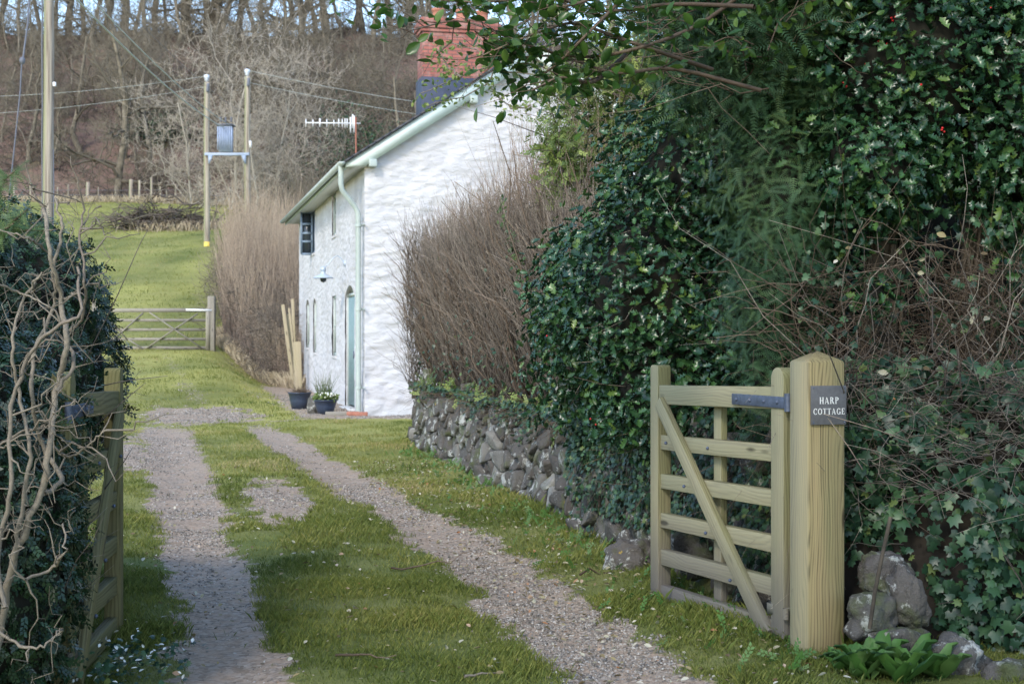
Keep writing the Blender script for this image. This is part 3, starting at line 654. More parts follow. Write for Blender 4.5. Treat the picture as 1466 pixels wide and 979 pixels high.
# ------------------------------------------------------------ dry stone wall
def WT(Y): return .66 + .05 * (np.clip(Y, 6, 20) - 10) / 10 - .02
def wall_pt(s, z, out=0.):
    """s = Y along the wall, z height; out = metres towards the drive"""
    Y = np.asarray(s, float); X = WL(Y) + .04 + .13 * (1 - sstep(7.9, 9.0, Y)) + z * .11 - out / 1.02 + .05 * np.sin(Y * 1.7)
    return np.stack([X, Y - out * .2, z + 0 * X + 0.], -1)
def clip_poly(poly, p, n):
    out = []
    for i in range(len(poly)):
        a, b = poly[i], poly[(i + 1) % len(poly)]; da, db = np.dot(a - p, n), np.dot(b - p, n)
        if da <= 0: out.append(a)
        if da * db < 0: out.append(a + (b - a) * da / (da - db))
    return out
def stones(s0, s1, zt, sx, sz, fpt, depth=.075, seed=3, keep=None):
    rg = np.random.default_rng(seed); mb = MB(); nr = max(2, int(round(zt / sz)))
    seeds = []
    for r in range(-1, nr + 1):
        s = s0 - sx + rg.random() * sx
        while s < s1 + sx:
            seeds.append((s + rg.normal() * sx * .16, (r + .5) * zt / nr + rg.normal() * sz * .24)); s += sx * rg.uniform(.5, 1.5)
    seeds = np.array(seeds)
    for q in seeds:
        if not (s0 < q[0] < s1 and -.03 < q[1] < zt + .02): continue
        poly = [q + np.array(v) for v in ((-.4, -.3), (.4, -.3), (.4, .3), (-.4, .3))]
        d = np.linalg.norm((seeds - q), axis=1)
        for o in seeds[(d > 0) & (d < .7)]: poly = clip_poly(poly, (o + q) / 2, o - q) if len(poly) > 2 else poly
        if len(poly) < 3: continue
        poly = np.array(poly); c = poly.mean(0)
        # resample the outline and round its corners
        pts = []
        for i in range(len(poly)):
            a, b = poly[i], poly[(i + 1) % len(poly)]; m = max(1, int(np.linalg.norm(b - a) / .035))
            for j in range(m): pts.append(a + (b - a) * j / m)
        pts = np.array(pts)
        for _ in range(1): pts = (np.roll(pts, 1, 0) + 2 * pts + np.roll(pts, -1, 0)) / 4
        n = len(pts); V = []; D0 = depth * rg.uniform(.35, 1.25); tl = rg.normal(size=2) * .26
        rings = [(.99, -.06), (.985, .0), (.965, D0 * .8), (.915, D0 * .97), (.62, D0 * 1.01), (.3, D0 * 1.03)]
        P3 = []
        for sc, dp in rings:
            p = c + (pts - c) * sc; dd = dp + (np.dot(p - c, tl) if dp > .01 else 0) + .012 * vnoise(p[:, 0] * 14, p[:, 1] * 14, dp * 10, seed)
            P3.append(fpt(p[:, 0], p[:, 1], dd))
        P3.append(fpt(c[0:1], c[1:2], D0 * 1.06))
        V = np.concatenate(P3); i = np.arange(len(rings) - 1)[:, None] * n; j = np.arange(n)[None]; j2 = (j + 1) % n
        f = np.stack([i + j, i + j2, i + n + j2, i + n + j], -1).reshape(-1, 4); b = (len(rings) - 1) * n
        mb.add(V, [f, np.stack([b + np.arange(n), b + (np.arange(n) + 1) % n, np.full(n, len(V) - 1)], 1)], rnd=rg.random())
    return mb
sw = empty('stone_wall', (WL(13), 13, 0), 'low dry stone wall of rough grey field stones below the hedge', 'wall')
stones(6.9, 19.6, .76, .22, .135, wall_pt).build('stonework', M['stone'], sw, smooth=True)
mb = MB(); ss = np.linspace(6.8, 19.7, 60)
a = wall_pt(ss, ss * 0 - .1, -.05); b = wall_pt(ss, ss * 0 + .68, -.05); c = b + [.5, .1, -.02]; V = np.concatenate([a, b, c]); i = np.arange(59)
mb.add(V, [np.concatenate([np.stack([i, i + 1, i + 61, i + 60], 1), np.stack([i, i + 1, i + 61, i + 60], 1) + 60])])
def endpt(s, z, out): # the far end of the wall turns the corner
    return np.stack([WL(19.65) + .05 + np.asarray(s), 19.68 + 0.25 * np.asarray(s) + out + 0 * s, z + 0 * s], -1)
mb.build('core', plain('wall_soil', (.035, .03, .024), 1, var=.4), sw)
# boulders of the bank beside the gate post
def boulder(c, r, name='boulder', label='', grp=None, seed=0, rot=0., mat=None):
    V = ICO4[0].copy(); n = .30 * fbm(V[:, 0] * 1.6 + seed * 7, V[:, 1] * 1.6, V[:, 2] * 1.6, seed) + .07 * vnoise(V[:, 0] * 5, V[:, 1] * 5, V[:, 2] * 5 + seed, 3) + .025 * fbm(V[:, 0] * 14, V[:, 1] * 14, V[:, 2] * 14 + seed, 3)
    V = np.sign(V) * np.abs(V) ** .86 * (1 + n)[:, None] * np.array(r); cs, sn = math.cos(rot), math.sin(rot); V = np.stack([V[:, 0] * cs - V[:, 2] * sn, V[:, 1], V[:, 0] * sn + V[:, 2] * cs], 1)
    o = mesh(name, V + np.array(c), ICO4[1], mat or M['stone'], attr={'rnd': np.full(len(V), .2 + .6 * ((seed * .37) % 1))}, smooth=True)
    return tag(o, label, 'stone', grp)
BK = lambda x, y, d: px(x, y, d)
boulder(BK(1264, 822, 6.45), (.11, .08, .10), label='smooth grey brown stone, highest of the boulders right of the gate post', grp='boulders at the foot of the ivy bank', seed=1)
boulder(BK(1299, 856, 6.32), (.075, .08, .125), label='pale upright boulder blotched with white and yellow lichen', grp='boulders at the foot of the ivy bank', seed=22, rot=.25)
boulder(BK(1246, 884, 6.32), (.105, .09, .10), label='round mossy boulder closest to the gate post', grp='boulders at the foot of the ivy bank', seed=13)
boulder(BK(1290, 925, 6.25), (.14, .08, .08), label='low mossy boulder rising behind the dock leaves', grp='boulders at the foot of the ivy bank', seed=4)
boulder(BK(1365, 945, 6.15), (.13, .09, .10), label='brown stone under the ivy at the right of the dock leaves', grp='boulders at the foot of the ivy bank', seed=5)
boulder(BK(1449, 975, 6.0), (.12, .09, .09), label='pale lichened stone in the bottom right corner', grp='boulders at the foot of the ivy bank', seed=9)
boulder(BK(905, 800, 8.75), (.16, .12, .12), label='mossy stone under the ivy left of the open gate', grp='boulders at the foot of the ivy bank', seed=6)
boulder(BK(1002, 790, 8.2), (.17, .12, .14), label='large mossy stone seen through the bars of the open gate', grp='boulders at the foot of the ivy bank', seed=7)
boulder(px(448, 581, 26.6), (.1, .09, .17), label='brown upright stone between the two planters', seed=8)

# ------------------------------------------------------------ gate post with the name plate
r16 = R(16); pa = np.array([math.cos(r16), math.sin(r16), 0]); pb = np.array([-math.sin(r16), math.cos(r16), 0])
PC = np.array([1.286, 6.34, 0]); W = .18; t = .008
post = empty('gate_post', PC + pa * W / 2 + pb * W / 2 - [0, 0, .02], 'thick square timber gate post with a shallow pointed top', 'gate post')
mb = MB(); ch = .009
def ring(z, ins): return [PC + pa * x + pb * y + UZ * z for x, y in ((ins + ch, ins), (W - ins - ch, ins), (W - ins, ins + ch), (W - ins, W - ins - ch), (W - ins - ch, W - ins), (ins + ch, W - ins), (ins, W - ins - ch), (ins, ins + ch))]
V = np.array(ring(-.1, 0) + ring(1.298, 0) + ring(1.308, .006) + [PC + pa * W / 2 + pb * W / 2 + UZ * 1.352]); j = np.arange(8); j2 = (j + 1) % 8
G = np.stack([V[:, 2], (V - PC) @ pa, (V - PC) @ pb + 3], 1)
mb.add(V, [np.concatenate([np.stack([j, j2, j2 + 8, j + 8], 1), np.stack([j, j2, j2 + 8, j + 8], 1) + 8]), np.stack([j + 16, j2 + 16, j * 0 + 24], 1)], G)
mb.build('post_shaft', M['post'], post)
# the slate name plate on the post's camera side
def face(x, z, off=.0): return PC + pa * x + UZ * z - pb * off
sg = empty('name_plate', face(.1, 1.16, .006), 'dark slate name plate reading HARP COTTAGE on the gate post', 'sign')
mb = MB(); V, f_, _ = box(PC, pa, pb, UZ, (.010, -.012, 1.03), (.179, -.001, 1.20)); mb.add(V, f_); mb.build('plate', M['slate_sign'], sg, bevel=.0015)
def glyph(ch_):
    """serif capitals on a unit height: list of convex polygons"""
    Q = []; rect = lambda x0, y0, x1, y1: Q.append([(x0, y0), (x1, y0), (x1, y1), (x0, y1)])
    tk, th, sf = .17, .075, .06
    def stem(x, y0=0, y1=1): rect(x, y0, x + tk, y1); rect(x - sf, y0, x + tk + sf, y0 + th * .8); rect(x - sf, y1 - th * .8, x + tk + sf, y1)
    def arc(cx, cy, rx, ry, a0, a1, t_=tk, n=14):
        for i in range(n):
            p, q = [R(a0 + (a1 - a0) * (i + k) / n) for k in (0, 1)]
            f = lambda a, o: (cx + (rx - o * (th + (t_ - th) * abs(math.cos(a)))) * math.cos(a), cy + (ry - o * (th + (t_ - th) * abs(math.cos(a)))) * math.sin(a))
            Q.append([f(p, 0), f(q, 0), f(q, 1), f(p, 1)])
    if ch_ == 'H': stem(.06); stem(.56); rect(.23, .47, .56, .47 + th); w = .79
    if ch_ == 'A':
        Q.append([(.06, 0), (.06 + th, 0), (.40, .93), (.34, 1)]); Q.append([(.34, 1), (.44, 1), (.78, 0), (.60, 0)]); rect(.19, .28, .62, .28 + th); rect(0, 0, .2, th * .8); rect(.52, 0, .86, th * .8); w = .84
    if ch_ == 'R': stem(.06); arc(.30, .755, .32, .245, -90, 90, tk); rect(.2, 1 - th, .32, 1); rect(.2, .51, .32, .51 + th); Q.append([(.3, .52), (.46, .54), (.78, 0), (.58, 0)]); rect(.56, 0, .84, th * .8); w = .8
    if ch_ == 'P': stem(.06); arc(.30, .74, .34, .26, -90, 90, tk); rect(.2, 1 - th, .32, 1); rect(.2, .48, .32, .48 + th); w = .68
    if ch_ == 'C': arc(.42, .5, .42, .51, 48, 312, tk); rect(.66, .68, .72, .98); rect(.66, .04, .70, .2); w = .76
    if ch_ == 'G': arc(.42, .5, .42, .51, 48, 312, tk); rect(.66, .68, .72, .98); rect(.60, .02, .60 + tk, .42); rect(.50, .38, .82, .38 + th); w = .84
    if ch_ == 'O': arc(.43, .5, .43, .51, 0, 360, tk, 24); w = .86
    if ch_ == 'T': stem(.29); rect(.02, 1 - th, .73, 1); rect(.02, .78, .08, 1); rect(.67, .78, .73, 1); w = .75
    if ch_ == 'E': stem(.06); rect(.1, 0, .62, th); rect(.1, 1 - th, .6, 1); rect(.1, .47, .48, .47 + th); rect(.57, 0, .63, .26); rect(.55, .76, .61, 1); rect(.45, .4, .5, .6); w = .68
    return Q, w
for word, zb, hh in (('HARP', 1.121, .029), ('COTTAGE', 1.075, .0265)):
    gl = [glyph(c_) for c_ in word]; gap = .17; tot = sum(g[1] for g in gl) + gap * (len(gl) - 1); wx = .88; x0 = .0945 - tot * hh * wx / 2; mb = MB()
    for Q, w_ in gl:
        for q in Q: mb.add(np.array([face(x0 + x * hh * wx, zb + y * hh, .0132) for x, y in q]), [np.array([[0, 1, 2, 3]])])
        x0 += (w_ + gap) * hh * wx
    o = mb.build('lettering', M['white_paint'], sg)
for x, z in ((.02, 1.19), (.169, 1.19), (.02, 1.04), (.169, 1.04)):
    V, f_ = ICO2[0] * .0035 + face(x, z, .0125), ICO2[1]; mesh('screw', V, f_, M['steel'], sg, smooth=True)

# ------------------------------------------------------------ the open gates
ZC = [(1.115, .102), (.862, .078), (.655, .078), (.447, .078), (.252, .083), (.06, .085)]
def arch_top(w_, r, h, left, n=6):
    """stile outline in (along, z); the top corner on one or both sides is rounded"""
    p = [(0, 0), (w_, 0)]
    if left != 'l': p += [(w_ - r * (1 - math.cos(a)), h - r + r * math.sin(a)) for a in np.linspace(0, math.pi / 2, n)]
    else: p += [(w_, h)]
    if left != 'r': p += [(r - r * math.sin(a), h - r + r * math.cos(a)) for a in np.linspace(0, math.pi / 2, n)]
    else: p += [(0, h)]
    return p
def gate(name, label, O, d, L, nrm_, mat, zs=0., pin=True, ironside=1, tilt=0.):
    """O = foot of the hinge end, d = along the gate, nrm_ = side that carries brace and iron"""
    g = empty(name, O, label, 'gate', 'pair of timber entrance gates'); d = nrm(d); n_ = nrm(nrm_); zt = lambda s: 0
    # profile plane (d, z); thickness along -n_
    for (s, w_, h, z0, k) in ((0, .115, 1.22, .055, 'r' if False else 'both'), (L - .10, .10, 1.262, .005, 'both')):
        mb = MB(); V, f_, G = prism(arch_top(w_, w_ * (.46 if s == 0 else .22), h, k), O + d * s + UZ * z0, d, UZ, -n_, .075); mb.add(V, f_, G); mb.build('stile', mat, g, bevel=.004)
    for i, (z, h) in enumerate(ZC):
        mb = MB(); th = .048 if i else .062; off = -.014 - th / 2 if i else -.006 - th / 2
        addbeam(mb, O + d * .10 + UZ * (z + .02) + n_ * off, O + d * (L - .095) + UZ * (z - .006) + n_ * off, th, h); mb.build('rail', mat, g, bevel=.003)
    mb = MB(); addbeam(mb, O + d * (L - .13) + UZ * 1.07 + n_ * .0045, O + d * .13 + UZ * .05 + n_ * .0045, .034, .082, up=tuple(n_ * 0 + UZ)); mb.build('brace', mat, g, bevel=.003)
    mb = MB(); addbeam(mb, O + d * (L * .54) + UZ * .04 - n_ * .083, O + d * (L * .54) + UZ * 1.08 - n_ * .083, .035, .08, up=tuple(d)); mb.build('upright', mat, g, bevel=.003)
    mb = MB(); addbeam(mb, O + d * -.03 + UZ * 1.118 + n_ * .006, O + d * .47 + UZ * 1.118 + n_ * .006, .007, .052); V, f_, _ = tubes(np.array([[O - d * .035 + UZ * 1.08, O - d * .035 + UZ * 1.16]]), .016, 10); mb.add(V, f_)
    hs = mb.build('hinge_strap', M['steel'], g, bevel=.002)
    for s in (.04, .16, .29, .42):
        mesh('bolt', ICO2[0] * [.009, .009, .009] + O + d * s + UZ * 1.118 + n_ * .010, ICO2[1], M['steel'], hs, smooth=True)
    mb = MB(); addbeam(mb, O - d * .02 + UZ * .175 - n_ * .03, O + d * .135 + UZ * .175 + n_ * .006, .006, .05); V, f_, _ = tubes(np.array([[O - d * .02 + UZ * .15, O - d * .02 + UZ * .2]]), .014, 10); mb.add(V, f_); mb.build('lower_hinge', M['gate'], g)
    for (s, z, _) in ((L * .83, .862, 0), (L * .68, .655, 0), (L * .51, .447, 0), (L * .33, .252, 0), (L * .54, .862, 0)):
        mesh('bolt', ICO2[0] * .009 + O + d * s + UZ * z + n_ * (.022 if s != L * .54 else -.012), ICO2[1], M['steel'], g, smooth=True)
    return g
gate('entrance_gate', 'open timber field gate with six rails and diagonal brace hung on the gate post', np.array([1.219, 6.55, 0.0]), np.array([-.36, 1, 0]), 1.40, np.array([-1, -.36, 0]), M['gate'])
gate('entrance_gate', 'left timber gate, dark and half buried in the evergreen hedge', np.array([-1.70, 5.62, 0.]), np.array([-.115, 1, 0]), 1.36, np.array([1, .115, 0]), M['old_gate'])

# ------------------------------------------------------------ the far field gate
D = 41.5; u = np.array([1, .03, 0]); u = nrm(u)
fg = empty('field_gate', px(225, 502, D), 'wide five barred field gate across the drive with crossed braces', 'gate')
Z = lambda y: EYE + (489.5 - y) / F * D
for y0, h in ((444, .11), (458.5, .08), (472, .08), (485.5, .08), (498, .09)):
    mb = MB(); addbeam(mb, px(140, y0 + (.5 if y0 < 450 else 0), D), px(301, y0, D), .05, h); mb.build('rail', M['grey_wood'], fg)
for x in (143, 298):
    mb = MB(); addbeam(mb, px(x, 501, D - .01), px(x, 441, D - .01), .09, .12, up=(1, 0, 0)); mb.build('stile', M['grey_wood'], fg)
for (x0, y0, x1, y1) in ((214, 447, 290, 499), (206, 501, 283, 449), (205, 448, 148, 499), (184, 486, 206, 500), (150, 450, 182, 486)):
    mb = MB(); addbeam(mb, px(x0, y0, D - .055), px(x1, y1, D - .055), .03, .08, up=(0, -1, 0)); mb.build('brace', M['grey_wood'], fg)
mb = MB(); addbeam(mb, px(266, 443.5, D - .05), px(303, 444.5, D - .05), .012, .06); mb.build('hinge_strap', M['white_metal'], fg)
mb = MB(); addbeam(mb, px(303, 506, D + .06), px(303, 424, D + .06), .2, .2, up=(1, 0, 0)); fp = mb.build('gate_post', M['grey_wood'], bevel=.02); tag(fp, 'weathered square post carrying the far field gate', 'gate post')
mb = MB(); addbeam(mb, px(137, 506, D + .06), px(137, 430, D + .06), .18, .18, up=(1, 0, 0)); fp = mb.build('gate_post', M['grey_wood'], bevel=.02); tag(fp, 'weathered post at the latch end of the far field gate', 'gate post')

# ------------------------------------------------------------ split stakes by the house, planters
STK = [(px(421, 556, 36.6), px(405, 436, 36.9), .09), (px(424, 556, 36.4), px(419, 428, 36.6), .08), (px(427, 556, 36.1), px(414, 441, 36.1), .06), (px(428, 560, 35.6), px(426, 489, 35.7), .17), (px(422, 550, 36.9), px(412, 450, 37.0), .07)]
for i, (a_, b_, w_) in enumerate(STK):
    a_ = a_.copy(); a_[2] = hgt(a_[0], a_[1]) - .02
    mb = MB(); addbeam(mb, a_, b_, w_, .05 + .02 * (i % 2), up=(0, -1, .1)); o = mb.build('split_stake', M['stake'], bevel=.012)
    tag(o, ['leftmost of the leaning split stakes, pale and broad', 'tallest leaning split stake with a greenish face', 'thin upright stake in the bundle beside the house corner', 'short wide pale board in front of the leaning stakes', 'mossy stake tucked behind the leaning bundle'][i], 'stake', 'split stakes leaning by the house corner')
def planter(c, r0, r1, h, label, flat):
    p = empty('planter', c, label, 'planter', 'navy planters by the cottage door'); mb = MB()
    V, f_ = lathe(c, [(0, .005), (r0, .0), (r0 + (r1 - r0) * .55, h * .5), (r1, h * .93), (r1 + .012, h * .94), (r1 + .012, h), (r1 - .02, h), (r1 - .03, h * .9), (0, h * .88)], 28); mb.add(V, f_); mb.build('pot', M['navy'], p, smooth=True)
    return p
c1 = px(429, 583, 27.9); c1[2] = hgt(c1[0], c1[1]); p1 = planter(c1, .15, .215, .32, 'rounded navy planter with a low brown plant, farther from the door', 0)
V, f_, t_, rn, _ = twigs(c1 + [0, 0, .28] + rng.normal(size=(220, 3)) * [.07, .07, .01], rng.normal(size=(220, 3)) * [.8, .8, .3] + [0, 0, .8], rng.uniform(.08, .2, 220), r=.006); mesh('plant', V, f_, M['twig_dark'], p1, attr={'t': t_, 'rnd': rn})
c2 = px(466, 594, 26.0); c2[2] = hgt(c2[0], c2[1]); p2 = planter(c2, .13, .205, .26, 'tapered navy planter of white flowers and grassy leaves near the door', 1)
V, f_, t_, rn, _ = twigs(c2 + [0, 0, .24] + rng.normal(size=(90, 3)) * [.06, .06, .01], rng.normal(size=(90, 3)) * [.3, .3, .1] + [-.1, 0, 1], rng.uniform(.2, .55, 90), r=.006); mesh('grassy_leaves', V, f_, twigmat('spike_leaf', (.05, .1, .03), (.12, .16, .06), (.2, .2, .1)), p2, attr={'t': t_, 'rnd': rn})
a_ = rng.uniform(0, 6.28, 260); rr = np.sqrt(rng.random(260)) * .22; Pp = c2 + np.stack([np.cos(a_) * rr, np.sin(a_) * rr, .27 + .09 * rng.random(260)], 1)
V, Fs, a = inst(OVAL[0], [OVAL[1]], Pp, frame_from(rng.normal(size=(260, 3)) * .5 + [0, -.3, 1]), rng.uniform(.04, .08, 260)); mesh('foliage', V, Fs, M['small_green'], p2, attr={'rnd': a})
k = rng.random(260) < .22; V, Fs, a = inst(ICO2[0] * [1, 1, .5], [ICO2[1]], Pp[k] + [0, -.02, .03], frame_from(rng.normal(size=(k.sum(), 3))), rng.uniform(.014, .026, k.sum())); mesh('flowers', V, Fs, M['petal'], p2, attr={'rnd': a})
for i, (x, y, dx, m_, lb) in enumerate(((487, 596.5, .26, 'grey_wood', 'flat weathered board lying in front of the white flower planter'), (505, 594, .11, 'terracotta', 'loose red brick lying by the door step'), (516, 590, .12, 'terracotta', 'loose red brick at the foot of the downpipe'))):
    c = px(x, y, 25.7 + (i > 0) * .0); c[2] = hgt(c[0], c[1]) + .035; mb = MB(); addbeam(mb, c - [dx, 0, 0], c + [dx, .05, 0], .12, .07); tag(mb.build('board' if i == 0 else 'brick', M[m_], bevel=.01), lb, 'board' if i == 0 else 'brick', None if i == 0 else 'loose bricks')

# ------------------------------------------------------------ poles and wires
def pole(x, d, ztop, r, zb=None):
    X = (x - 733) / F * d; zb = hgt(X, d) - .3 if zb is None else zb
    K = 12; z = np.linspace(zb, ztop, K); P = np.stack([X + .01 * np.sin(z), d + 0 * z, z], -1)[None]
    V, f_, _ = tubes(P, (r * np.linspace(1.08, .9, K))[None], 16); n = len(V); cap = np.arange(n - 16, n)[None]
    return V, [f_, cap], X
PX = (69.5 - 733) / F * 32; pz = float(hgt(PX, 32))
up_ = empty('utility_pole', (PX, 32, pz), 'tall wooden utility pole rising behind the left hedge', 'utility pole')
V, f_, X = pole(69.5, 32, 9.9, .115); mesh('pole_shaft', V, f_, M['pole'], up_, smooth=True)
for dx, r in ((-.125, .016), (.122, .012)):
    z = np.linspace(pz, 9.3 if dx < 0 else 5.6, 14); V, f_, _ = tubes(np.stack([PX + dx + .006 * np.sin(z * 3), 31.96 + 0 * z, z], -1)[None], r, 6); mesh('cable', V, f_, M['cable'], up_, smooth=True)
mb = MB(); addbeam(mb, px(78, 124, 31.9), px(78, 118, 31.9), .06, .06, up=(1, 0, 0)); mb.build('junction_box', M['white_metal'], up_, bevel=.005)
mb = MB(); addbeam(mb, (PX - .7, 31.86, 9.3), (PX + .7, 31.86, 9.3), .1, .1); mb.build('crossarm', M['pole'], up_)
HD = 70.; hp = empty('transformer_stand', ((325 - 733) / F * HD, HD, float(hgt((325 - 733) / F * HD, HD))), 'pair of wooden poles joined by a steel beam carrying a blue grey transformer', 'transformer')
tops = []
for x, yt in ((296, 118), (354, 110)):
    V, f_, X = pole(x, HD, EYE + (489.5 - yt) / F * HD, .145); mesh('pole_shaft', V, f_, M['pole'], hp, smooth=True)
    c = px(x, yt, HD); mb = MB(); V, f_ = lathe(c, [(.05, 0), (.05, .06), (.13, .08), (.07, .14), (.13, .18), (.13, .34), (0, .38)], 12); mb.add(V, f_); mb.build('insulator', M['insulator'], hp, smooth=True); tops.append(c + [0, 0, .3])
    mb = MB(); addbeam(mb, px(x + 2, yt + 2, HD - .2), px(x + 1, yt + 14, HD - .2), .16, .12, up=(1, 0, 0)); mb.build('fuse_holder', M['cable'], hp, bevel=.03)
mb = MB(); addbeam(mb, px(293, 221, HD - .2), px(357, 221, HD - .2), .14, .13); addbeam(mb, px(293, 221, HD + .2), px(357, 221, HD + .2), .14, .13); mb.build('crossbeam', M['beam_steel'], hp, bevel=.01)
for x, sx_ in ((298, 1), (352, -1)):
    mb = MB(); V, f_, g_ = prism([(0, 0), (sx_ * .22, 0), (sx_ * .06, -.4), (0, -.4)], px(x, 222.5, HD - .28), np.array([1., 0, 0]), UZ, np.array([0, 1., 0]), .04); mb.add(V, f_); mb.build('bracket', M['beam_steel'], hp)
c = px(323.5, 217.5, HD); mb = MB(); V, f_, _ = box(c, np.array([1., 0, 0]), np.array([0, 1., 0]), UZ, (-.30, -.22, 0), (.30, .22, 1.22)); mb.add(V, f_)
tk_ = mb.build('transformer_tank', M['transformer'], hp)
for i in range(9):
    x = -.33 + i * .0825; mb = MB(); V, f_, _ = box(c, np.array([1., 0, 0]), np.array([0, 1., 0]), UZ, (x - .014, -.38, .05), (x + .014, -.22, 1.16)); mb.add(V, f_); mb.build('cooling_fin', M['transformer'], tk_)
mb = MB(); V, f_, _ = box(c, np.array([1., 0, 0]), np.array([0, 1., 0]), UZ, (-.4, -.42, 1.22), (.4, .3, 1.28)); mb.add(V, f_); mb.build('tank_lid', M['cable'], tk_)
for x in (316, 323, 331):
    mb = MB(); V, f_ = lathe(px(x, 174.7, HD), [(.03, 0), (.06, .04), (.03, .1), (.06, .14), (.02, .24)], 10); mb.add(V, f_); mb.build('bushing', M['cable'], tk_, smooth=True)
mb = MB(); addbeam(mb, px(358.5, 212, HD - .15), px(358.5, 202, HD - .15), .12, .1, up=(1, 0, 0)); mb.build('switch_box', M['white_metal'], hp)
mb = MB(); addbeam(mb, px(296, 357, HD - .17), px(296, 346, HD - .17), .02, .26, up=(1, 0, 0)); mb.build('warning_sign', M['yellow'], hp)
mb = MB(); addbeam(mb, px(296, 358.5, HD - .18), px(296, 356.5, HD - .18), .02, .26, up=(1, 0, 0)); mb.build('sign_border', M['white_metal'], hp)
def wire(a_, b_, sag, r, mat, label, grp='overhead wires'):
    a_, b_ = np.array(a_, float), np.array(b_, float); t_ = np.linspace(0, 1, 24)[:, None]; P = a_ + (b_ - a_) * t_; P[:, 2] -= sag * 4 * (t_ * (1 - t_))[:, 0]
    V, f_, _ = tubes(P[None], r, 5); tag(mesh('overhead_wire', V, f_, mat, smooth=True), label, 'wire', grp)
wire((PX + .2, 31.8, 9.35), px(322, 184, HD), .35, .024, M['wire_pale'], 'thick slanting wire falling to the transformer, lower of the close pair')
wire((PX + .55, 31.8, 9.35), px(330, 180, HD), .3, .016, M['wire_pale'], 'slanting wire just above the thick one that falls to the transformer')
wire((PX + .75, 31.8, 9.7), px(352, 165, HD), .3, .006, M['cable'], 'thin dark slanting wire highest above the transformer')
wire(px(-160, 139, HD), tops[0], .35, .007, M['wire_pale'], 'upper pale wire running left from the transformer poles')
wire(px(-160, 168, HD), px(296, 124, HD), .35, .007, M['wire_pale'], 'lower pale wire running left from the transformer poles')
wire(tops[1], px(900, 178, HD + 8), .4, .010, M['wire_pale'], 'upper pale wire running right from the transformer poles to behind the cottage')
wire(px(354, 118, HD), px(900, 196, HD + 8), .4, .010, M['wire_pale'], 'lower pale wire running right from the transformer poles to behind the cottage')
# stay wire with its insulator
sw_ = empty('stay_wire', px(31, 105, 30), 'dark hanging stay wire with a dark egg insulator left of the utility pole', 'wire')
V, f_, _ = tubes(np.array([[px(45, -60, 30.3), px(40, 30, 30.1), px(33, 84, 30)]]), .018, 6); mesh('upper_wire', V, f_, M['cable'], sw_)
V, f_, _ = tubes(np.array([[px(31, 90, 30), px(29, 130, 30), px(8, 330, 30)]]), .014, 6); mesh('lower_wire', V, f_, M['cable'], sw_)
mb = MB(); V, f_ = lathe(px(32, 92, 30), [(0, -.02), (.05, .02), (.06, .08), (.04, .13), (0, .15)], 12); mb.add(V, f_); mb.build('stay_insulator', M['cable'], sw_, smooth=True)

# ------------------------------------------------------------ field fence at the foot of the wood
ff = empty('field_fence', px(220, 284, 106), 'line of weathered fence posts along the top of the field', 'fence')
prev = None
for x, yt, r in ((20, 266, .07), (44, 262, .06), (82, 268, .06), (98, 264, .05), (125, 261, .14), (141, 268, .04), (165, 268, .03), (187, 257, .15), (199, 258, .09), (217, 254, .09), (230, 267, .05), (239, 270, .04), (252, 264, .07), (268, 270, .05), (284, 266, .06)):
    d = 106.5; X = (x - 733) / F * d; z = float(hgt(X, d)); zt = EYE + (489.5 - yt) / F * d; zt = max(zt, z + .6)
    V, f_, _ = tubes(np.array([[(X, d, z - .1), (X + rng.normal() * .03, d, zt)]]), r, 6); n = len(V); mesh('fence_post', V, [f_, np.arange(n - 6, n)[None]], M['pole'], ff)
for h in (.3, .6, .95):
    xs = np.linspace(-46, -20, 30); V, f_, _ = tubes(np.stack([xs, xs * 0 + 106.4, hgt(xs, 106.5) + h], -1)[None], .012, 4); mesh('fence_wire', V, f_, M['cable'], ff)
# ------------------------------------------------------------ vegetation
CAMP = np.array([0, 0, EYE])
def blob_pts(blobs, n, lump=.2, shell=(.82, 1.08), cull=-.3, seed=0, freq=1.6, ins=.8):
    B = np.array([list(b[0]) + list(b[1]) for b in blobs], float); C, Rr = B[:, :3], B[:, 3:]
    ar = (Rr[:, 0] * Rr[:, 1] + Rr[:, 1] * Rr[:, 2] + Rr[:, 0] * Rr[:, 2]); Ps, Ns, tot = [], [], 0
    for _ in range(12):
        m = n * 2; i = rng.choice(len(B), m, p=ar / ar.sum()); d = nrm(rng.normal(size=(m, 3)))
        nz = lump * fbm(d[:, 0] * freq + i * 3, d[:, 1] * freq, d[:, 2] * freq, seed, 3)
        P = C[i] + d * Rr[i] * ((1 + nz) * rng.uniform(*shell, m))[:, None]; N_ = nrm(d / Rr[i])
        ok = (N_ * nrm(CAMP - P)).sum(1) > cull
        for j in range(len(B)):
            q = (((P - C[j]) / Rr[j]) ** 2).sum(1); ok &= (q > ins ** 2) | (i == j)
        ok &= P[:, 2] > hgt(P[:, 0], P[:, 1], False) + .01
        Ps.append(P[ok]); Ns.append(N_[ok]); tot += ok.sum()
        if tot >= n: break
    return np.concatenate(Ps)[:n], np.concatenate(Ns)[:n]
def leaves(name, P, N_, tpl, s0, s1, mat, parent, jit=.6, up=.3, down=.4, yup=1.):
    Nn = nrm(N_ + rng.normal(size=P.shape) * jit + [0, 0, up]); sc = rng.uniform(s0, s1, (len(P), 1)) * np.array([[1, yup, 1]])
    V, Fs, a = inst(tpl[0], [tpl[1]], P, frame_from(Nn, down=down), sc); return mesh(name, V, Fs, mat, parent, attr={'rnd': a})
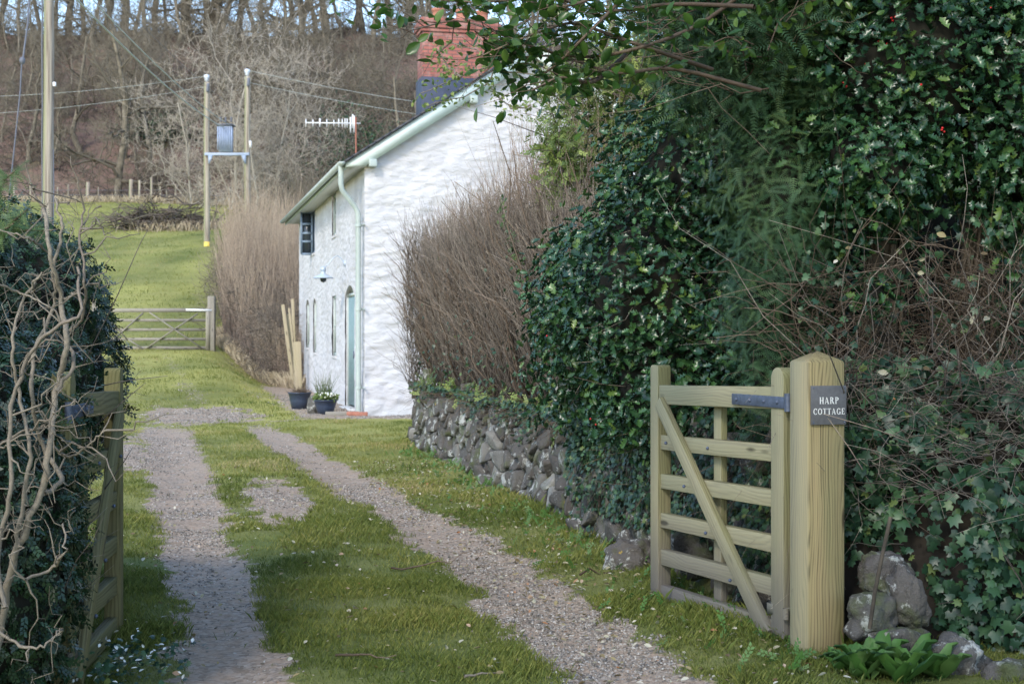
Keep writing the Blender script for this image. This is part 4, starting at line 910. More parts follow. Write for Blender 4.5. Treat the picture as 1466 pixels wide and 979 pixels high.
def cores(blobs, parent, sc=.76, name='inner_growth', lump=.15):
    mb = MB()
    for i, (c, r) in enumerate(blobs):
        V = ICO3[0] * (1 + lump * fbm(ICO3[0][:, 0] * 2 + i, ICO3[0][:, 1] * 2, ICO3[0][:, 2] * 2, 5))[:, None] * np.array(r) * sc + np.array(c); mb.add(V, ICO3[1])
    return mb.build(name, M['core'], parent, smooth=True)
def stemset(name, P, D_, L, mat, parent, **k):
    V, f_, t_, rn, pts = twigs(P, D_, L, **k); return mesh(name, V, f_, mat, parent, attr={'t': t_, 'rnd': rn}), pts
def _cl():     # a leafy sprig of small leaves
    V, F_ = [], []
    for i in range(9):
        x = .08 + i * .1; s_ = (-1) ** i; a = .6 * s_; l = .26; c, sn = math.cos(a), math.sin(a); b = len(V)
        for (u, v, w_) in ((0, 0, 0), (.5, -.3, .06), (1, 0, 0), (.5, .3, .06)): V.append((x + (u * c - v * sn) * l, s_ * .01 + (u * sn + v * c) * l, w_ * l + .05 * s_ * (i % 3 - 1)))
        F_ += [(b, b + 1, b + 2), (b, b + 2, b + 3)]
    b = len(V); V += [(0, -.008, 0), (1, 0, 0), (0, .008, 0)]; F_.append((b, b + 1, b + 2))
    return np.array(V), np.array(F_)
SPRIG = _cl()

# ---- holly bush over the wall, left of the yew
hb = [((.90, 9.4, 1.70), (.66, .8, .80)), ((1.24, 9.4, 2.38), (.64, .75, .68)), ((1.62, 9.4, 3.3), (.65, .8, 1.0)), ((1.0, 9.1, 1.12), (.50, .6, .42)), ((1.45, 8.8, 1.5), (.5, .6, .8)), ((.62, 10.1, 1.5), (.45, .7, .65))]
t_ = empty('holly_bush', (.95, 9.3, .65), 'big glossy dark holly bush between the brown hedge and the yew', 'bush')
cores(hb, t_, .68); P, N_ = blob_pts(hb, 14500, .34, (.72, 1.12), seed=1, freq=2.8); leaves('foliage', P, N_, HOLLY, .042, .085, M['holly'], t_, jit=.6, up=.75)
P, N_ = blob_pts(hb, 420, .22, (.95, 1.15), seed=1); leaves('new_foliage', P, N_, OVAL, .03, .055, M['holly_light'], t_, .7)
P, N_ = blob_pts(hb, 60, .22, (1.0, 1.05), seed=1); stemset('stems', P - N_ * .25, N_ + rng.normal(size=P.shape) * .5, rng.uniform(.25, .6, 60), M['twig_brown'], t_, r=.004)
def berries(P, parent):
    for c in P:
        for _ in range(random.choice((1, 2, 3))):
            q = c + rng.normal(size=3) * .012; mesh('berry', ICO2[0] * .0062 + q, ICO2[1], M['berry'], parent, smooth=True)
P, N_ = blob_pts(hb, 9, .22, (1.02, 1.06), seed=1); berries(P, t_)
# ---- yew
yb = [((1.33, 7.45, 1.65), (.22, .3, .75)), ((1.36, 7.4, 2.25), (.27, .35, .7)), ((1.22, 7.4, 2.95), (.42, .45, .42)), ((1.1, 7.5, 3.22), (.5, .4, .24)), ((1.9, 8.1, 3.6), (.7, .5, .7))]
t_ = empty('yew', (1.4, 7.9, .7), 'feathery mid green yew rising between the two dark hollies', 'yew')
cores(yb, t_, .66); P, N_ = blob_pts(yb, 15000, .42, (.74, 1.18), seed=2, freq=4.5); leaves('foliage', P, N_, SPRAY, .07, .125, M['yew'], t_, jit=.6, up=.8, down=.1)
P, N_ = blob_pts(yb[2:4], 1500, .3, (.8, 1.3), seed=2); leaves('fronds', P, N_, SPRAY, .10, .18, M['yew'], t_, jit=.3, up=.9, down=.6)
# ---- right holly with trunk
rb = [((1.95, 7.3, 2.72), (.55, .5, .62)), ((2.65, 7.3, 2.6), (.55, .55, .85)), ((2.3, 7.5, 3.5), (.9, .6, .6)), ((1.75, 7.1, 2.25), (.30, .3, .34)), ((3.3, 7.2, 2.9), (.7, .6, 1.0)), ((1.72, 6.95, 1.62), (.10, .1, .09))]
t_ = empty('holly_tree', (1.92, 7.5, .8), 'dark holly tree with red berries and a brown trunk above the ivy bank', 'holly tree')
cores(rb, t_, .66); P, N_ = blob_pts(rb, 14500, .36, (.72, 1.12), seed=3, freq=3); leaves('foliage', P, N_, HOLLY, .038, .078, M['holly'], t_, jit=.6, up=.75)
P, N_ = blob_pts([((2.2, 6.95, 2.55), (.6, .1, .5))], 12, .1, (1.0, 1.0), seed=3); berries(P, t_)
for (x0, x1, d, z0, z1, r) in ((1268, 1275, 7.3, .6, 2.9, .085), (1408, 1400, 7.35, .7, 2.4, .07)):
    K = 14; z = np.linspace(z0, z1, K); X = lerp((x0 - 733) / F * d, (x1 - 733) / F * d, np.linspace(0, 1, K)) + .03 * np.sin(z * 3); Pm = np.stack([X, d + 0 * z, z], -1)
    V, f_, _ = tubes(Pm[None], (r * np.linspace(1.1, .85, K))[None], 20); V = V + nrm(V - np.repeat(Pm, 20, 0)) * (.018 * fbm(V[:, 0] * 14, V[:, 1] * 14, V[:, 2] * 3, 8))[:, None]
    tr = mesh('trunk', V, f_, M['holly_bark'], t_, smooth=True)
    n = 14; a0 = rng.uniform(3.4, 6.0, n); zz = np.linspace(0, 1, 10)
    Pc = np.stack([np.stack([np.interp(z0 + zz * (z1 - z0), z, X) + (r * 1.2) * np.cos(a + .6 * np.sin(zz * 5 + a)), d + (r * 1.2) * np.sin(a + .6 * np.sin(zz * 5 + a)), z0 + zz * (z1 - z0)], -1) for a in a0])
    V, f_, tt = tubes(Pc, rng.uniform(.006, .014, (n, 1)), 5); mesh('ivy_stems', V, f_, M['holly_bark'], tr, smooth=True)
P = np.stack([1.87 + rng.normal(size=260) * .10, 7.17 + rng.normal(size=260) * .03, rng.uniform(.9, 2.3, 260)], 1); P = P[(np.abs(P[:, 0] - 1.87) > .05) | (rng.random(260) < .4)]; leaves('climbing_ivy', P, np.tile([[0, -1., .3]], (len(P), 1)), IVY, .03, .06, M['ivy'], t_)
# ---- brambles and bare stems under the right holly
t_ = empty('bramble_thicket', (2.2, 7.1, .9), 'tangle of bare brown bramble stems between the holly tree and ivy bank', 'brambles')
n = 2300; P = np.stack([rng.uniform(1.35, 3.4, n), rng.uniform(6.65, 7.6, n), rng.uniform(.85, 1.75, n)], 1); P[:, 2] -= .25 * (P[:, 0] < 1.6) * 0
k = (np.abs(P[:, 0] - 1.83) > .16) | (rng.random(n) < .2); P = P[k]; n = len(P); D_ = rng.normal(size=(n, 3)) * [.8, .5, .6] + [0, -.15, .45]; stemset('stems', P, D_, rng.uniform(.15, .65, n), M['twig_dark'], t_, r=rng.uniform(.0015, .004, n), bend=.7, K=6, sides=3)
n = 70; P = np.stack([rng.uniform(1.4, 3.2, n), rng.uniform(6.6, 7.1, n), rng.uniform(.7, 1.3, n)], 1); D_ = rng.normal(size=(n, 3)) * [.55, .3, .4] + [0, -.1, .8]; stemset('long_stems', P, D_, rng.uniform(.5, 1.3, n), M['twig_brown'], t_, r=rng.uniform(.003, .006, n), bend=.5, K=8, sides=4)
n = 900; P = np.stack([rng.uniform(1.35, 3.3, n), rng.uniform(6.7, 7.2, n), rng.uniform(.9, 2.0, n)], 1); P = P[(np.abs(P[:, 0] - 1.8) > .16) | (P[:, 2] < 1.25)]; n = len(P); leaves('foliage', P, np.tile([[0, -1., .3]], (n, 1)), IVY, .025, .055, M['ivy'], t_)
n = 24; P = np.stack([rng.uniform(1.4, 2.9, n), rng.uniform(6.6, 6.9, n), rng.uniform(.95, 1.9, n)], 1); leaves('dead_leaves', P, np.tile([[0, -1., .3]], (n, 1)), OVAL, .03, .05, M['dry_leaf'], t_)
# backing growth deep behind (earth bank and shade)
bk = [((3.0, 9.4, 1.2), (1.9, .9, 1.4)), ((2.2, 8.9, 1.1), (1.0, .55, .9)), ((3.6, 9.6, 3.6), (2.0, 1.0, 1.9)), ((2.3, 10.6, 4.6), (1.2, 1.2, 1.5)), ((5.6, 8.8, 3.0), (1.8, 1.5, 3.0)), ((2.5, 11.2, 2.6), (.85, 1.0, 1.3))]
t_ = empty('laurel', (3.2, 10.2, 1.), 'dark evergreen laurel filling the gaps far behind the holly trunk', 'laurel')
cores(bk, t_, .93); P, N_ = blob_pts(bk, 9000, .12, (.95, 1.1), seed=4); leaves('foliage', P, N_, OVAL, .07, .13, M['holly'], t_)
# ---- ivy on the wall behind the gate and on the bank beside the post
t_ = empty('ivy', (1.0, 8.6, 0), 'dark ivy draped over the stone wall behind the open gate', 'ivy')
n = 11000; Y = rng.uniform(6.55, 10.35, n); v = rng.random(n); lim = np.clip((10.5 - Y) / 1.2 + .25 * fbm(Y * 2.5, v * 3, 0, 4), 0, 1)       # the curtain thins towards its far end
z = .98 - v * lerp(.28, .93, lim) + .05 * rng.normal(size=n); bul = .03 + .08 * np.sin(np.clip(z, 0, 1) * 3) + .06 * fbm(Y * 2.2, z * 2.5, 0, 12) + rng.uniform(-.04, .06, n)
bul = bul - .03 * (1 - sstep(7.9, 8.6, Y)); P = wall_pt(Y, z, bul); top = rng.random(n) < .3; P[top] += np.stack([rng.uniform(0, .5, n), 0 * Y, .0 * Y + rng.uniform(.05, .2, n)], 1)[top]
gap = fbm(Y * 1.6 + 5, z * 2.4, 0, 99); k = (gap > -.75 + .9 * (z < .25)) & (P[:, 2] > hgt(P[:, 0], P[:, 1], False) + .02); P = P[k]
leaves('foliage', P, np.tile([[-1., -.35, .35]], (len(P), 1)), IVY, .024, .055, M['ivy'], t_, jit=.42, up=.1, down=1.)
n = 260; Y = rng.uniform(6.7, 10.6, n); z = rng.uniform(.5, 1.0, n); stemset('stems', wall_pt(Y, z, .03), rng.normal(size=(n, 3)) * [.3, .5, .3] + [-.15, 0, -.6], rng.uniform(.1, .45, n), M['twig_dark'], t_, r=.0025, bend=.6)
t2 = empty('ivy', (WL(15), 15, .6), 'thin fringe of ivy and weeds trailing along the top of the stone wall', 'ivy')
n = 3200; Y = rng.uniform(10.4, 19.7, n); h = np.abs(rng.normal(size=n)) * .07; P = wall_pt(Y, .86 - h * (1 + .8 * fbm(Y * 1.3, 0 * Y, 0, 50)), .09 + rng.uniform(-.1, .07, n)); leaves('foliage', P, np.tile([[-1., -.35, .5]], (n, 1)), IVY, .025, .055, M['ivy'], t2, down=1.)
n = 170; Y = rng.uniform(10.8, 19.6, n); P = wall_pt(Y, .84 + rng.normal(size=n) * .05, .1); leaves('weeds', P, np.tile([[-.6, -.3, .8]], (n, 1)), SPRIG, .08, .17, M['small_green'], t2, down=-.8)
n = 500; Y = rng.uniform(10.4, 19.6, n); stemset('stems', wall_pt(Y, .80 + rng.normal(size=n) * .05, .06), rng.normal(size=(n, 3)) * [.6, .8, .3] + [-.3, 0, -.1], rng.uniform(.1, .35, n), M['twig_dark'], t2, r=.003, bend=.8)
t3 = empty('ivy', (2.0, 6.4, 0), 'broad leaved green ivy covering the bank right of the gate post', 'ivy')
def bank_pt(u, z, out=0.):      # u metres to the right of the post, along the bank
    X = 1.42 + u * .93; Y = 6.60 - u * .34 + .30 * z - out; return np.stack([X, Y, z + 0 * X], -1)
n = 7600; u = rng.uniform(-.05, 2.6, n); z = rng.uniform(.02, 1.3, n); low = (u < .50) & (z < .40 + .10 * np.sin(u * 9)); k = ~(low & (rng.random(n) < .93)) & (rng.random(n) < np.clip(1.1 + .9 * fbm(u * 2.2, z * 2.2, 3, 17), .25, 1)); u, z = u[k], z[k]
P = bank_pt(u, z, .07 + .16 * fbm(u * 3.1, z * 3.1, 0, 7) + rng.uniform(-.08, .06, len(u))); leaves('foliage', P, np.tile([[-.25, -1., .3]], (len(P), 1)), IVY, .026, .088, M['ivy'], t3, jit=.55, up=.12, down=1.)
n = 420; u = rng.uniform(0, 2.4, n); z = 1.2 - np.abs(rng.normal(size=n)) * .35; stemset('stems', bank_pt(u, z, .13), rng.normal(size=(n, 3)) * [.7, .3, .7], rng.uniform(.08, .4, n), M['twig_brown'], t3, r=.0024, bend=.6, K=6)
P = np.array([px(1275, 740, 6.2), px(1262, 800, 6.15), px(1252, 850, 6.12), px(1245, 900, 6.1)])[None]; V, f_, _ = tubes(P, .009, 6); mesh('creeping_stem', V, f_, M['holly_bark'], t3, smooth=True)
n = 420; u = rng.uniform(-.05, 1.9, n); z = rng.uniform(.72, 1.3, n); o = stemset('dead_stems', bank_pt(u, z, .2), rng.normal(size=(n, 3)) * [1, .4, .45] + [.2, -.1, .05], rng.uniform(.12, .5, n), M['twig_brown'], t3, r=rng.uniform(.0018, .0034, n), bend=.5, K=6)
# soil face of that bank
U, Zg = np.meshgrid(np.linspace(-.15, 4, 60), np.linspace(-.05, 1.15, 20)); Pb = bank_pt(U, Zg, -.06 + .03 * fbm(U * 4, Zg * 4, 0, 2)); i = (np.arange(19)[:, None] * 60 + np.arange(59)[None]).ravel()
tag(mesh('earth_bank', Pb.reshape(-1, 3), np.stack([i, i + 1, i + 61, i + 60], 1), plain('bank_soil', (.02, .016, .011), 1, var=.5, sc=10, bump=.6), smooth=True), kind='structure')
# dead twigs in front of the post and plate
t_ = empty('dead_twig', px(1190, 600, 6.2), 'thin straw coloured twig crossing the lower corner of the name plate', 'twig')
for q, nm in (((1300, 632), (1178, 592)), ((1235, 672), (1185, 598))):
    a_, b_ = px(*q, 6.2), px(*nm, 6.22); Pq = np.array([a_, lerp(a_, b_, .35) + [0, 0, .008], lerp(a_, b_, .7) + [0, 0, .004], b_])[None]; V, f_, tt = tubes(Pq, np.array([[.0022, .002, .0016, .0012]]), 5); mesh('stem', V, f_, M['twig_tan'], t_, attr={'t': tt, 'rnd': tt * 0 + .5})
# dock leaves at the foot of the bank
for i, (x, y, d, s_) in enumerate(((1215, 950, 6.1, .19), (1255, 958, 6.05, .21), (1300, 950, 6.08, .20), (1340, 962, 6.02, .18), (1235, 976, 5.97, .17), (1290, 984, 5.93, .2))):
    c = px(x, y, d); c[2] = hgt(c[0], c[1]); n = 13; az = np.arange(n) * 2.4 + i; Nn = np.stack([np.cos(az) * .5, np.sin(az) * .5, 0 * az + .8], 1)
    X_ = np.stack([np.cos(az), np.sin(az), .5 + 1.1 * rng.random(n)], 1); X_ = nrm(X_); Yv = nrm(np.cross(np.array([[0, 0, 1.]]), X_)); Zv = np.cross(X_, Yv); Rm = np.stack([X_, Yv, Zv], -1)
    V, Fs, a = inst(DOCK[0] * [1, .8, 1], [DOCK[1]], np.tile(c, (n, 1)) + rng.normal(size=(n, 3)) * [.02, .02, 0], Rm, s_ * rng.uniform(.6, 1.1, n))
    tag(mesh('dock_plant', V, Fs, M['dock'], attr={'rnd': a}, smooth=True), ['leafy green dock growing against the foot of the gate post', 'leafy dock in front of the round mossy boulder', 'leafy dock below the pale lichened boulder', 'rightmost leafy dock beside the brown stone', 'small dock nearest the camera by the drive edge', 'large dock at the very bottom edge below the ivy bank'][i], 'plant', 'dock plants at the foot of the bank')

# ---- brown trimmed hedge on the wall
t_ = empty('brown_hedge', (WL(15) + .6, 15, .6), 'leafless brown beech hedge with upright twigs on the stone wall', 'hedge')
def hx(Y, z): return WL(Y) + .10 - .10 * np.sin(np.clip((z - .7) / 2.2, 0, 1) * math.pi)      # front face of the hedge
n = 9500; Y = rng.uniform(10.6, 19.65, n); z = rng.uniform(.75, 2.45, n) ; dep = rng.random(n) ** 1.5 * .55; P = np.stack([hx(Y, z) + dep + .15, Y, z], 1)
D_ = rng.normal(size=(n, 3)) * [.24, .26, .2] + [-.10, -.03, 1]; L = np.clip(rng.uniform(.3, .95, n), .1, np.interp(Y, [10.6, 12, 14, 20], [2.2, 2.45, 2.75, 2.7]) + .3 * rng.random(n) - z)
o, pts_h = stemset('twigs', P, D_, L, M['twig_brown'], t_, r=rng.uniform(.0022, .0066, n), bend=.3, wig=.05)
n = 380; Y = rng.uniform(10.9, 19.6, n); z = rng.uniform(.7, 1.6, n); stemset('stems', np.stack([hx(Y, z) + .12 + rng.random(n) * .3, Y, z], 1), rng.normal(size=(n, 3)) * [.22, .25, .1] + [-.05, 0, 1], np.minimum(rng.uniform(.6, 1.5, n), 2.75 - z), M['twig_dark'], t_, r=rng.uniform(.007, .013, n), bend=.35, K=6, sides=5)
n = 3000; j_ = pts_h.reshape(-1, 3)[rng.integers(0, pts_h.shape[0] * 4, n)]; j_ = j_[j_[:, 2] < 2.6]; n = len(j_); stemset('side_twigs', j_, rng.normal(size=(n, 3)) + [-.4, 0, .3], rng.uniform(.05, .22, n), M['twig_brown'], t_, r=rng.uniform(.0015, .003, n), bend=.5, K=3)
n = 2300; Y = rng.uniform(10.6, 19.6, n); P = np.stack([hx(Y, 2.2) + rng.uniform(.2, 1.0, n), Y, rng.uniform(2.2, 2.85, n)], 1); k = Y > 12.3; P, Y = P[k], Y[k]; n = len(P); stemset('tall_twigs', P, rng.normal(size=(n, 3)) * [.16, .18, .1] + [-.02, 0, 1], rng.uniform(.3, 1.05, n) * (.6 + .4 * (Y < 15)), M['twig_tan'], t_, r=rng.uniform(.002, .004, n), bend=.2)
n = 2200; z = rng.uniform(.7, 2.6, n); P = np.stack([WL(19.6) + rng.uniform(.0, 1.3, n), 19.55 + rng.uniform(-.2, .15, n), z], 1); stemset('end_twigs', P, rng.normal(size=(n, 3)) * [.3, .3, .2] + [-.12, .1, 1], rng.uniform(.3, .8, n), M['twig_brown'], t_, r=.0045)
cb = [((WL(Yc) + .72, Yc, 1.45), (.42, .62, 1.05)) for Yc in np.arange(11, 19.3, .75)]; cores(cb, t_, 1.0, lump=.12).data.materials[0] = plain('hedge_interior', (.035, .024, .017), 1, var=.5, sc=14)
n = 380; Y = rng.uniform(10.8, 19.5, n); z = .75 + np.abs(rng.normal(size=n)) * .5; leaves('foliage', np.stack([hx(Y, z) + .05, Y, z], 1), np.tile([[-1., -.3, .3]], (n, 1)), IVY, .03, .06, M['ivy'], t_)
n = 240; Y = rng.uniform(10.8, 13.5, n); z = rng.uniform(1.1, 2.7, n); c = rng.integers(0, 12, n); Y = 11 + c * .23 + rng.normal(size=n) * .06; z = 1.2 + (c * 37 % 12) * .13 + rng.normal(size=n) * .06; leaves('new_foliage', np.stack([hx(Y, z) + .0, Y, z], 1), np.tile([[-1., -.3, .3]], (n, 1)), OVAL, .03, .06, M['holly_light'], t_)
# shrub with small green leaves behind the hedge, in front of the gable
t_ = empty('green_shrub', (.9, 13.6, 1.), 'loose light green shrub with small leaves against the white gable', 'shrub')
gb = [((.42, 12.6, 3.10), (.24, .4, .32)), ((.48, 12.6, 2.7), (.22, .35, .36)), ((.72, 13.4, 3.05), (.40, .5, .75)), ((1.05, 13.4, 3.4), (.6, .6, .75)), ((1.35, 13.2, 3.3), (.5, .5, .8)), ((.55, 13.2, 3.72), (.42, .4, .24)), ((1.4, 13.4, 4.0), (.7, .6, .45))]
P, N_ = blob_pts(gb, 5600, .35, (.35, 1.15), cull=-1, seed=6, ins=0); leaves('foliage', P, N_, SPRIG, .07, .15, M['small_green'], t_, jit=1.)
n = 260; P, N_ = blob_pts(gb, n, .3, (.3, .8), cull=-1, ins=0); stemset('branches', P, N_ + [-.2, 0, .4], rng.uniform(.3, .8, n), M['twig_brown'], t_, r=.006, bend=.5)
P0 = np.array([[.95, 13.6, .8]] * 9); stemset('stems', P0 + rng.normal(size=(9, 3)) * [.2, .1, .1], rng.normal(size=(9, 3)) * [.25, .15, 0] + [-.02, 0, 1], rng.uniform(1.8, 3.1, 9), M['twig_brown'], t_, r=.022, bend=.3, K=8, sides=6)
# a budding branch that crosses the chimney, growing from the same side
t_ = empty('budding_branch', px(760, 90, 14.5), 'thin branch with fresh yellow green buds crossing in front of the chimney', 'branch')
bp = []
for pts in ([(800, 60), (720, 85), (660, 110), (600, 135)], [(720, 85), (700, 120), (660, 140), (610, 150)], [(790, 110), (730, 105), (690, 75), (640, 60), (612, 88)], [(760, 150), (735, 155), (715, 140), (700, 125)], [(660, 110), (640, 95), (625, 70)]):
    q = np.array([px(a_, b_, 14.5 + .1 * i) for i, (a_, b_) in enumerate(pts)]); tt = np.linspace(0, 1, 12); qi = np.stack([np.interp(tt, np.linspace(0, 1, len(q)), q[:, j]) for j in range(3)], 1) + rng.normal(size=(12, 3)) * .008
    V, f_, t2_ = tubes(qi[None], np.linspace(.010, .004, 12)[None], 5); mesh('stem', V, f_, M['twig_pale'], t_, attr={'t': t2_, 'rnd': t2_ * 0 + .4}); bp.append(qi)
bp = np.concatenate(bp); P = np.repeat(bp, 8, 0) + rng.normal(size=(len(bp) * 8, 3)) * .06; leaves('foliage', P, rng.normal(size=P.shape), OVAL, .03, .065, M['small_green'], t_)

# ---- holly boughs hanging into the top of the view
t_ = empty('overhanging_bough', px(1010, 60, 6.4), 'leafy evergreen bough reaching left across the top above the gable', 'branch')
D0 = 6.0; mains = [[(1090, -30), (1000, 40), (900, 75), (820, 85), (740, 60), (660, 25), (585, 45)], [(1090, 130), (960, 95), (880, 108), (800, 78), (730, 85), (680, 45)], [(1080, 10), (960, 5), (860, 20), (780, -10), (700, 5), (620, 0)], [(1050, -60), (930, -40), (850, 40), (790, 100), (735, 128)], [(1020, 100), (900, 60), (820, 30), (760, 50), (690, 80)], [(900, 75), (850, 120), (800, 110), (760, 130)], [(980, -50), (900, -20), (800, 15), (700, -15), (600, -25)]]
bp, bd = [], []
for pts in mains:
    q = np.array([px(a_, b_, D0 + .25 * math.sin(i * 1.7 + a_)) for i, (a_, b_) in enumerate(pts)]); K = 22; tt = np.linspace(0, 1, K); qi = np.stack([np.interp(tt, np.linspace(0, 1, len(q)), q[:, j]) for j in range(3)], 1); qi[1:-1] = (qi[:-2] + qi[1:-1] + qi[2:]) / 3
    V, f_, t2_ = tubes(qi[None], np.linspace(.010, .003, K)[None], 6); mesh('bough', V, f_, M['twig_dark'], t_, attr={'t': t2_, 'rnd': t2_ * 0 + .5}); bp.append(qi[4:])
bp = np.concatenate(bp); n = 120; sd_ = bp[rng.integers(0, len(bp), n)]; o, pts = stemset('side_twigs', sd_, rng.normal(size=(n, 3)) * [.8, .5, .6] + [-.5, 0, -.1], rng.uniform(.1, .32, n), M['twig_dark'], t_, r=.0028, bend=.4)
P = np.concatenate([pts.reshape(-1, 3), pts[:, 2:].reshape(-1, 3), bp]); P = P + rng.normal(size=P.shape) * .02
k = ~((P[:, 0] / P[:, 1] * F + 733 < 705) & (489.5 - (P[:, 2] - EYE) / P[:, 1] * F > 30) & (rng.random(len(P)) < .6)); P = P[k]; leaves('foliage', P, rng.normal(size=P.shape) * .6 + [0, -.2, .8], OVAL, .04, .075, M['oval'], t_, jit=.4, down=.6)
ob = [((1.05, 6.9, 3.05), (.42, .4, .38)), ((1.5, 7.0, 3.2), (.5, .4, .4)), ((.75, 6.8, 3.2), (.3, .3, .22))]
P, N_ = blob_pts(ob, 1500, .4, (.3, 1.15), cull=-1, ins=0, seed=8); leaves('inner_foliage', P, N_, OVAL, .035, .065, M['oval'], t_, jit=.8)
n = 90; P = rng.normal(size=(n, 3)) * [.25, .15, .2] + [1.15, 7.0, 2.9]; stemset('inner_twigs', P, rng.normal(size=(n, 3)) * [.8, .3, .5] + [-.6, 0, .3], rng.uniform(.2, .7, n), M['twig_dark'], t_, r=.004, bend=.5, K=6)

# ---- left evergreen hedge
lb_ = [((-2.88, 7.0, 1.02), (.84, 1.2, .92)), ((-2.36, 5.75, .62), (.62, .62, .80)), ((-2.75, 5.9, 1.2), (.72, .8, .72)), ((-3.8, 6.6, 1.0), (1.0, 1.4, 1.15)), ((-2.46, 7.1, 1.55), (.44, .7, .48)), ((-2.8, 6.5, 1.6), (.55, .6, .46)), ((-2.33, 7.2, 1.15), (.36, .7, .5)), ((-2.12, 5.35, .62), (.48, .5, .72)), ((-2.15, 5.3, 1.0), (.42, .5, .55)), ((-2.55, 5.5, 1.4), (.5, .6, .5)), ((-1.93, 5.75, .95), (.24, .35, .45)), ((-1.84, 5.5, .55), (.19, .3, .62)), ((-1.95, 6.2, 1.28), (.14, .3, .16))]
t_ = empty('evergreen_hedge', (-2.8, 6.4, .0), 'dense dark clipped hedge swallowing the left gate', 'hedge')
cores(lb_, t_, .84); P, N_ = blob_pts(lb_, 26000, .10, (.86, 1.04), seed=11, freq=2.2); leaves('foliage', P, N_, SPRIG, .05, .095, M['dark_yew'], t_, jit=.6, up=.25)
n = 420; P, N_ = blob_pts(lb_, n, .14, (.9, 1.0), seed=11); stemset('shoots', P, N_ + [0, 0, .8] + rng.normal(size=(n, 3)) * .4, rng.uniform(.08, .28, n), M['twig_brown'], t_, r=.0022)
# yew fronds at the very top left
t_ = empty('yew_frond', px(0, 300, 5.6), 'light green yew frond poking up in the far left above the hedge', 'yew')
for (x0, y0, x1, y1) in ((-60, 380, 40, 300), (-50, 300, 22, 245), (-70, 330, 75, 330), (-40, 360, 20, 320)):
    a_, b_ = px(x0, y0, 5.5), px(x1, y1, 5.4); n = 26; tt = np.linspace(.1, 1, n)[:, None]; P = a_ + (b_ - a_) * tt; V, f_, t2_ = tubes(np.array([[a_, b_]]), .004, 5); mesh('stem', V, f_, M['twig_dark'], t_, attr={'t': t2_, 'rnd': t2_ * 0})
    leaves('foliage', np.repeat(P, 3, 0), rng.normal(size=(n * 3, 3)) * .5 + [0, -.7, .5], SPRAY, .06, .10, M['yew'], t_, jit=.3)
# white flowered sprawl below the left gate
n = 380; X = rng.uniform(-1.75, -1.28, n); Y = rng.uniform(5.6, 6.5, n); k = rng.random(n) < np.exp(-((X + 1.62) / .2) ** 2); X, Y = X[k], Y[k]; P = np.stack([X, Y, hgt(X, Y) + rng.uniform(.0, .12, len(X))], 1)
t_ = empty('trailing_ivy', (-1.6, 6.1, 0), 'pale edged leaves sprawling on the grass under the left gate', 'ivy'); leaves('foliage', P, np.tile([[0, -.3, 1.]], (len(P), 1)), IVY, .02, .038, M['ivy'], t_); k = rng.random(len(P)) < .3; leaves('pale_leaves', P[k] + [0, 0, .02], np.tile([[0, -.3, 1.]], (k.sum(), 1)), OVAL, .015, .03, M['petal'], t_)

# ---- bare shrub with pale stems in front of the left hedge
t_ = empty('bare_shrub', px(15, 900, 5.1) * [1, 1, 0], 'leafless shrub with twisting pale grey stems in front of the left hedge', 'shrub')
G_ = [([(-10, 960), (5, 870), (25, 780), (62, 705), (72, 640), (80, 560), (98, 490), (88, 430), (70, 360), (64, 300)], .020, 5.0),
      ([(25, 780), (35, 700), (45, 640), (25, 560), (15, 500), (30, 430), (60, 390)], .012, 4.95),
      ([(62, 705), (95, 690), (60, 640), (42, 570), (48, 500), (80, 440), (75, 380), (92, 330), (80, 285)], .013, 5.05),
      ([(5, 870), (-5, 780), (20, 700), (10, 600), (35, 520), (70, 470), (118, 455), (112, 380)], .013, 4.9),
      ([(80, 560), (110, 520), (92, 480), (120, 460), (122, 400), (112, 340), (120, 300)], .010, 5.05),
      ([(72, 640), (100, 655), (125, 640), (150, 615)], .007, 5.0), ([(35, 830), (75, 815), (95, 790), (90, 750)], .008, 4.9),
      ([(-10, 640), (30, 620), (70, 600), (110, 570)], .006, 4.9), ([(-20, 400), (30, 420), (75, 440)], .007, 4.9), ([(-10, 900), (40, 930), (70, 920), (90, 900)], .008, 4.9),
      ([(64, 300), (50, 280), (42, 262)], .008, 5.0), ([(70, 360), (40, 340), (0, 330)], .006, 5.0), ([(88, 430), (110, 420), (125, 405)], .006, 5.05)]
bp = []
for pts, r, d in G_:
    q = np.array([px(a_, b_, d + .08 * math.sin(i * 2.1 + a_)) for i, (a_, b_) in enumerate(pts)]); K = len(pts) * 5; tt = np.linspace(0, 1, K); qi = np.stack([np.interp(tt, np.linspace(0, 1, len(q)), q[:, j]) for j in range(3)], 1)
    for _ in range(3): qi[1:-1] = (qi[:-2] + 2 * qi[1:-1] + qi[2:]) / 4
    rr = r * .6 * np.linspace(1.1, .5, K) * (1 + .35 * np.abs(vnoise(tt * K * 1.1, 0, 0, 3))); qi = qi + rng.normal(size=qi.shape) * .0035; V, f_, t2_ = tubes(qi[None], rr[None], 8); mesh('stem', V, f_, M['twig_pale'], t_, attr={'t': t2_, 'rnd': t2_ * 0 + random.random()}, smooth=True); bp.append(qi)
bp = np.concatenate(bp); n = 110; P = bp[rng.integers(0, len(bp), n)]; o, pts = stemset('side_branches', P, rng.normal(size=(n, 3)) * [1, .5, .8] + [.15, -.2, .35], rng.uniform(.06, .26, n), M['twig_pale'], t_, r=rng.uniform(.0018, .0045, n), bend=.35, K=6, sides=5, wig=.085)
n = 170; P = pts[rng.integers(0, len(pts), n), rng.integers(1, 6, n)]; stemset('spurs', P, rng.normal(size=(n, 3)) + [0, 0, .4], rng.uniform(.02, .1, n), M['twig_pale'], t_, r=.0014, bend=.3, K=4, wig=.08)
